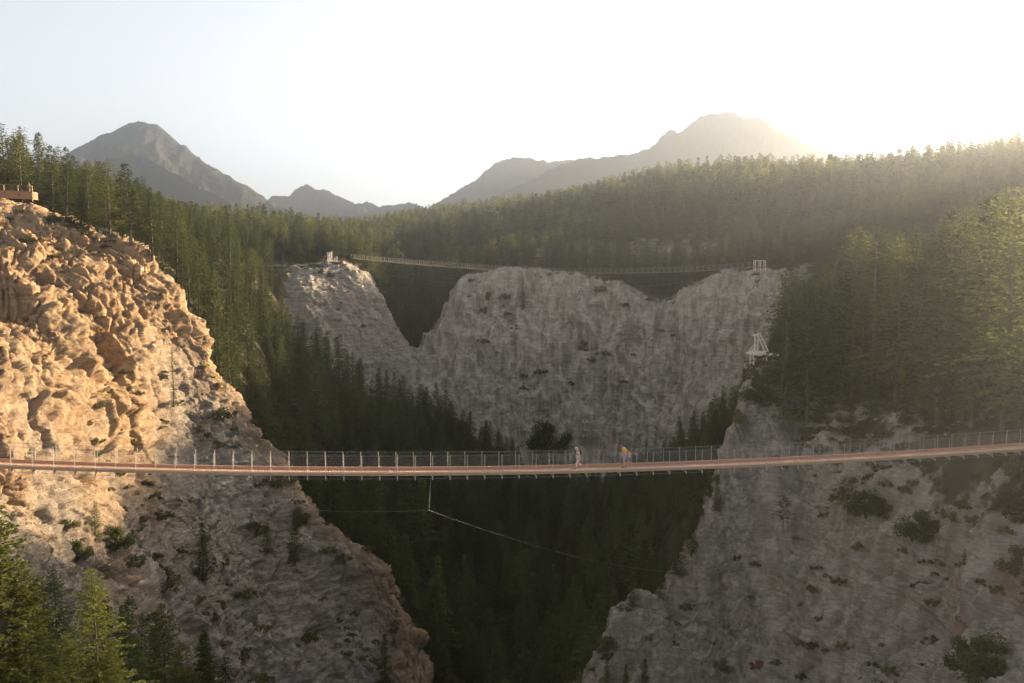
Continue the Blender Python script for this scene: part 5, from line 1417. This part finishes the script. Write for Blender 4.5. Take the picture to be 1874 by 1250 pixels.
WALK2 = {'l': dict(knee=(.10, .49), ankle=(.06, .08), toe=(.21, .045), elbow=(-.04, 1.12), wrist=(.18, 1.02)), 'r': dict(knee=(.02, .49), ankle=(-.16, .12), toe=(-.03, .045), elbow=(-.02, 1.13), wrist=(.20, 1.05))}
STAND = {'l': dict(knee=(.03, .49), ankle=(.0, .08), toe=(.15, .045), elbow=(.02, 1.13), wrist=(.26, 1.10)), 'r': dict(knee=(.02, .49), ankle=(.0, .08), toe=(.15, .045), elbow=(.02, 1.13), wrist=(.26, 1.10))}
def on_bridge(px, s=0.0):
    i = min(range(len(low_pts) - 1), key=lambda i: abs(pix(low_pts[i])[0] - px)); a, b = low_pts[i], low_pts[i + 1]
    if pix(a)[0] > px: a, b = low_pts[i - 1], low_pts[i]
    t = (px - pix(a)[0]) / (pix(b)[0] - pix(a)[0]); p = a.lerp(b, t) + low_S[i] * s
    return p + Vector((0, 0, .01)), math.atan2((a - b).y, (a - b).x)
p, yw = on_bridge(1058.5, -.1)
person(p, yw, 1.74, WALK, dict(bow=.10, nod=.5, top=cloth('lilac_plaid_shirt', (.68, .54, .64)), bottom=cloth('pale_pink_trousers', (.78, .58, .52)), leg=1.75, sleeve=.9, hair=cloth('blond_hair', (.62, .48, .26)), long=.06, shoe=cloth('tan_shoe', (.45, .26, .16)), pack=cloth('black_backpack', (.02, .02, .025))),
       'blond person in lilac shirt and pale trousers with black backpack, leading on the bridge')
p, yw = on_bridge(1142.5, -.12)
person(p, yw, 1.92, WALK2, dict(bow=.10, nod=.55, top=cloth('mustard_shirt', (.62, .36, .03)), bottom=cloth('grey_lilac_shorts', (.44, .40, .50)), leg=.85, sleeve=.75, hair=cloth('dark_hair', (.035, .022, .016)), shoe=cloth('brown_shoe', (.20, .09, .06))),
       'dark haired person in mustard yellow shirt and grey lilac shorts on the bridge', 1.1)
p, yw = on_bridge(1152.5, .1)
person(p, yw, 1.42, WALK, dict(bow=.06, nod=.3, top=cloth('pink_top', (.68, .45, .40)), bottom=cloth('blue_shorts', (.16, .24, .38)), leg=.75, sleeve=.35, hair=cloth('brown_hair', (.20, .12, .07)), shoe=cloth('pale_shoe', (.55, .45, .40))),
       'child in blue shorts and pink top right behind the person in mustard shirt')
person(DECK_STAND, R(-120), 1.66, STAND, dict(bow=.05, nod=.2, top=cloth('peach_top', (.72, .48, .36)), bottom=cloth('black_shorts', (.03, .03, .035)), leg=.6, sleeve=.3, hair=cloth('red_brown_hair', (.26, .12, .06)), long=.05, shoe=cloth('white_shoe', (.7, .62, .55))),
       'person in peach top and black shorts at the railing of the wooden viewing deck')
# ------------------------------------------------------------------ haze
hm, nt, out = new_mat('haze')
pv = N(nt, 'ShaderNodeVolumePrincipled', {'Color': (.80, .88, 1.0, 1), 'Density': .00037, 'Anisotropy': .87})
nt.links.new(pv.outputs[0], out.inputs['Volume'])
mb = MB(); mb.quadbox((-2600, 1700, 95), (2600, 1700, 95), 4600, 470)
hz = mb.build('haze', hm); tag(hz, 'thin warm evening haze filling the valley', 'haze', kind='stuff')
print('t total', time.time() - T0)
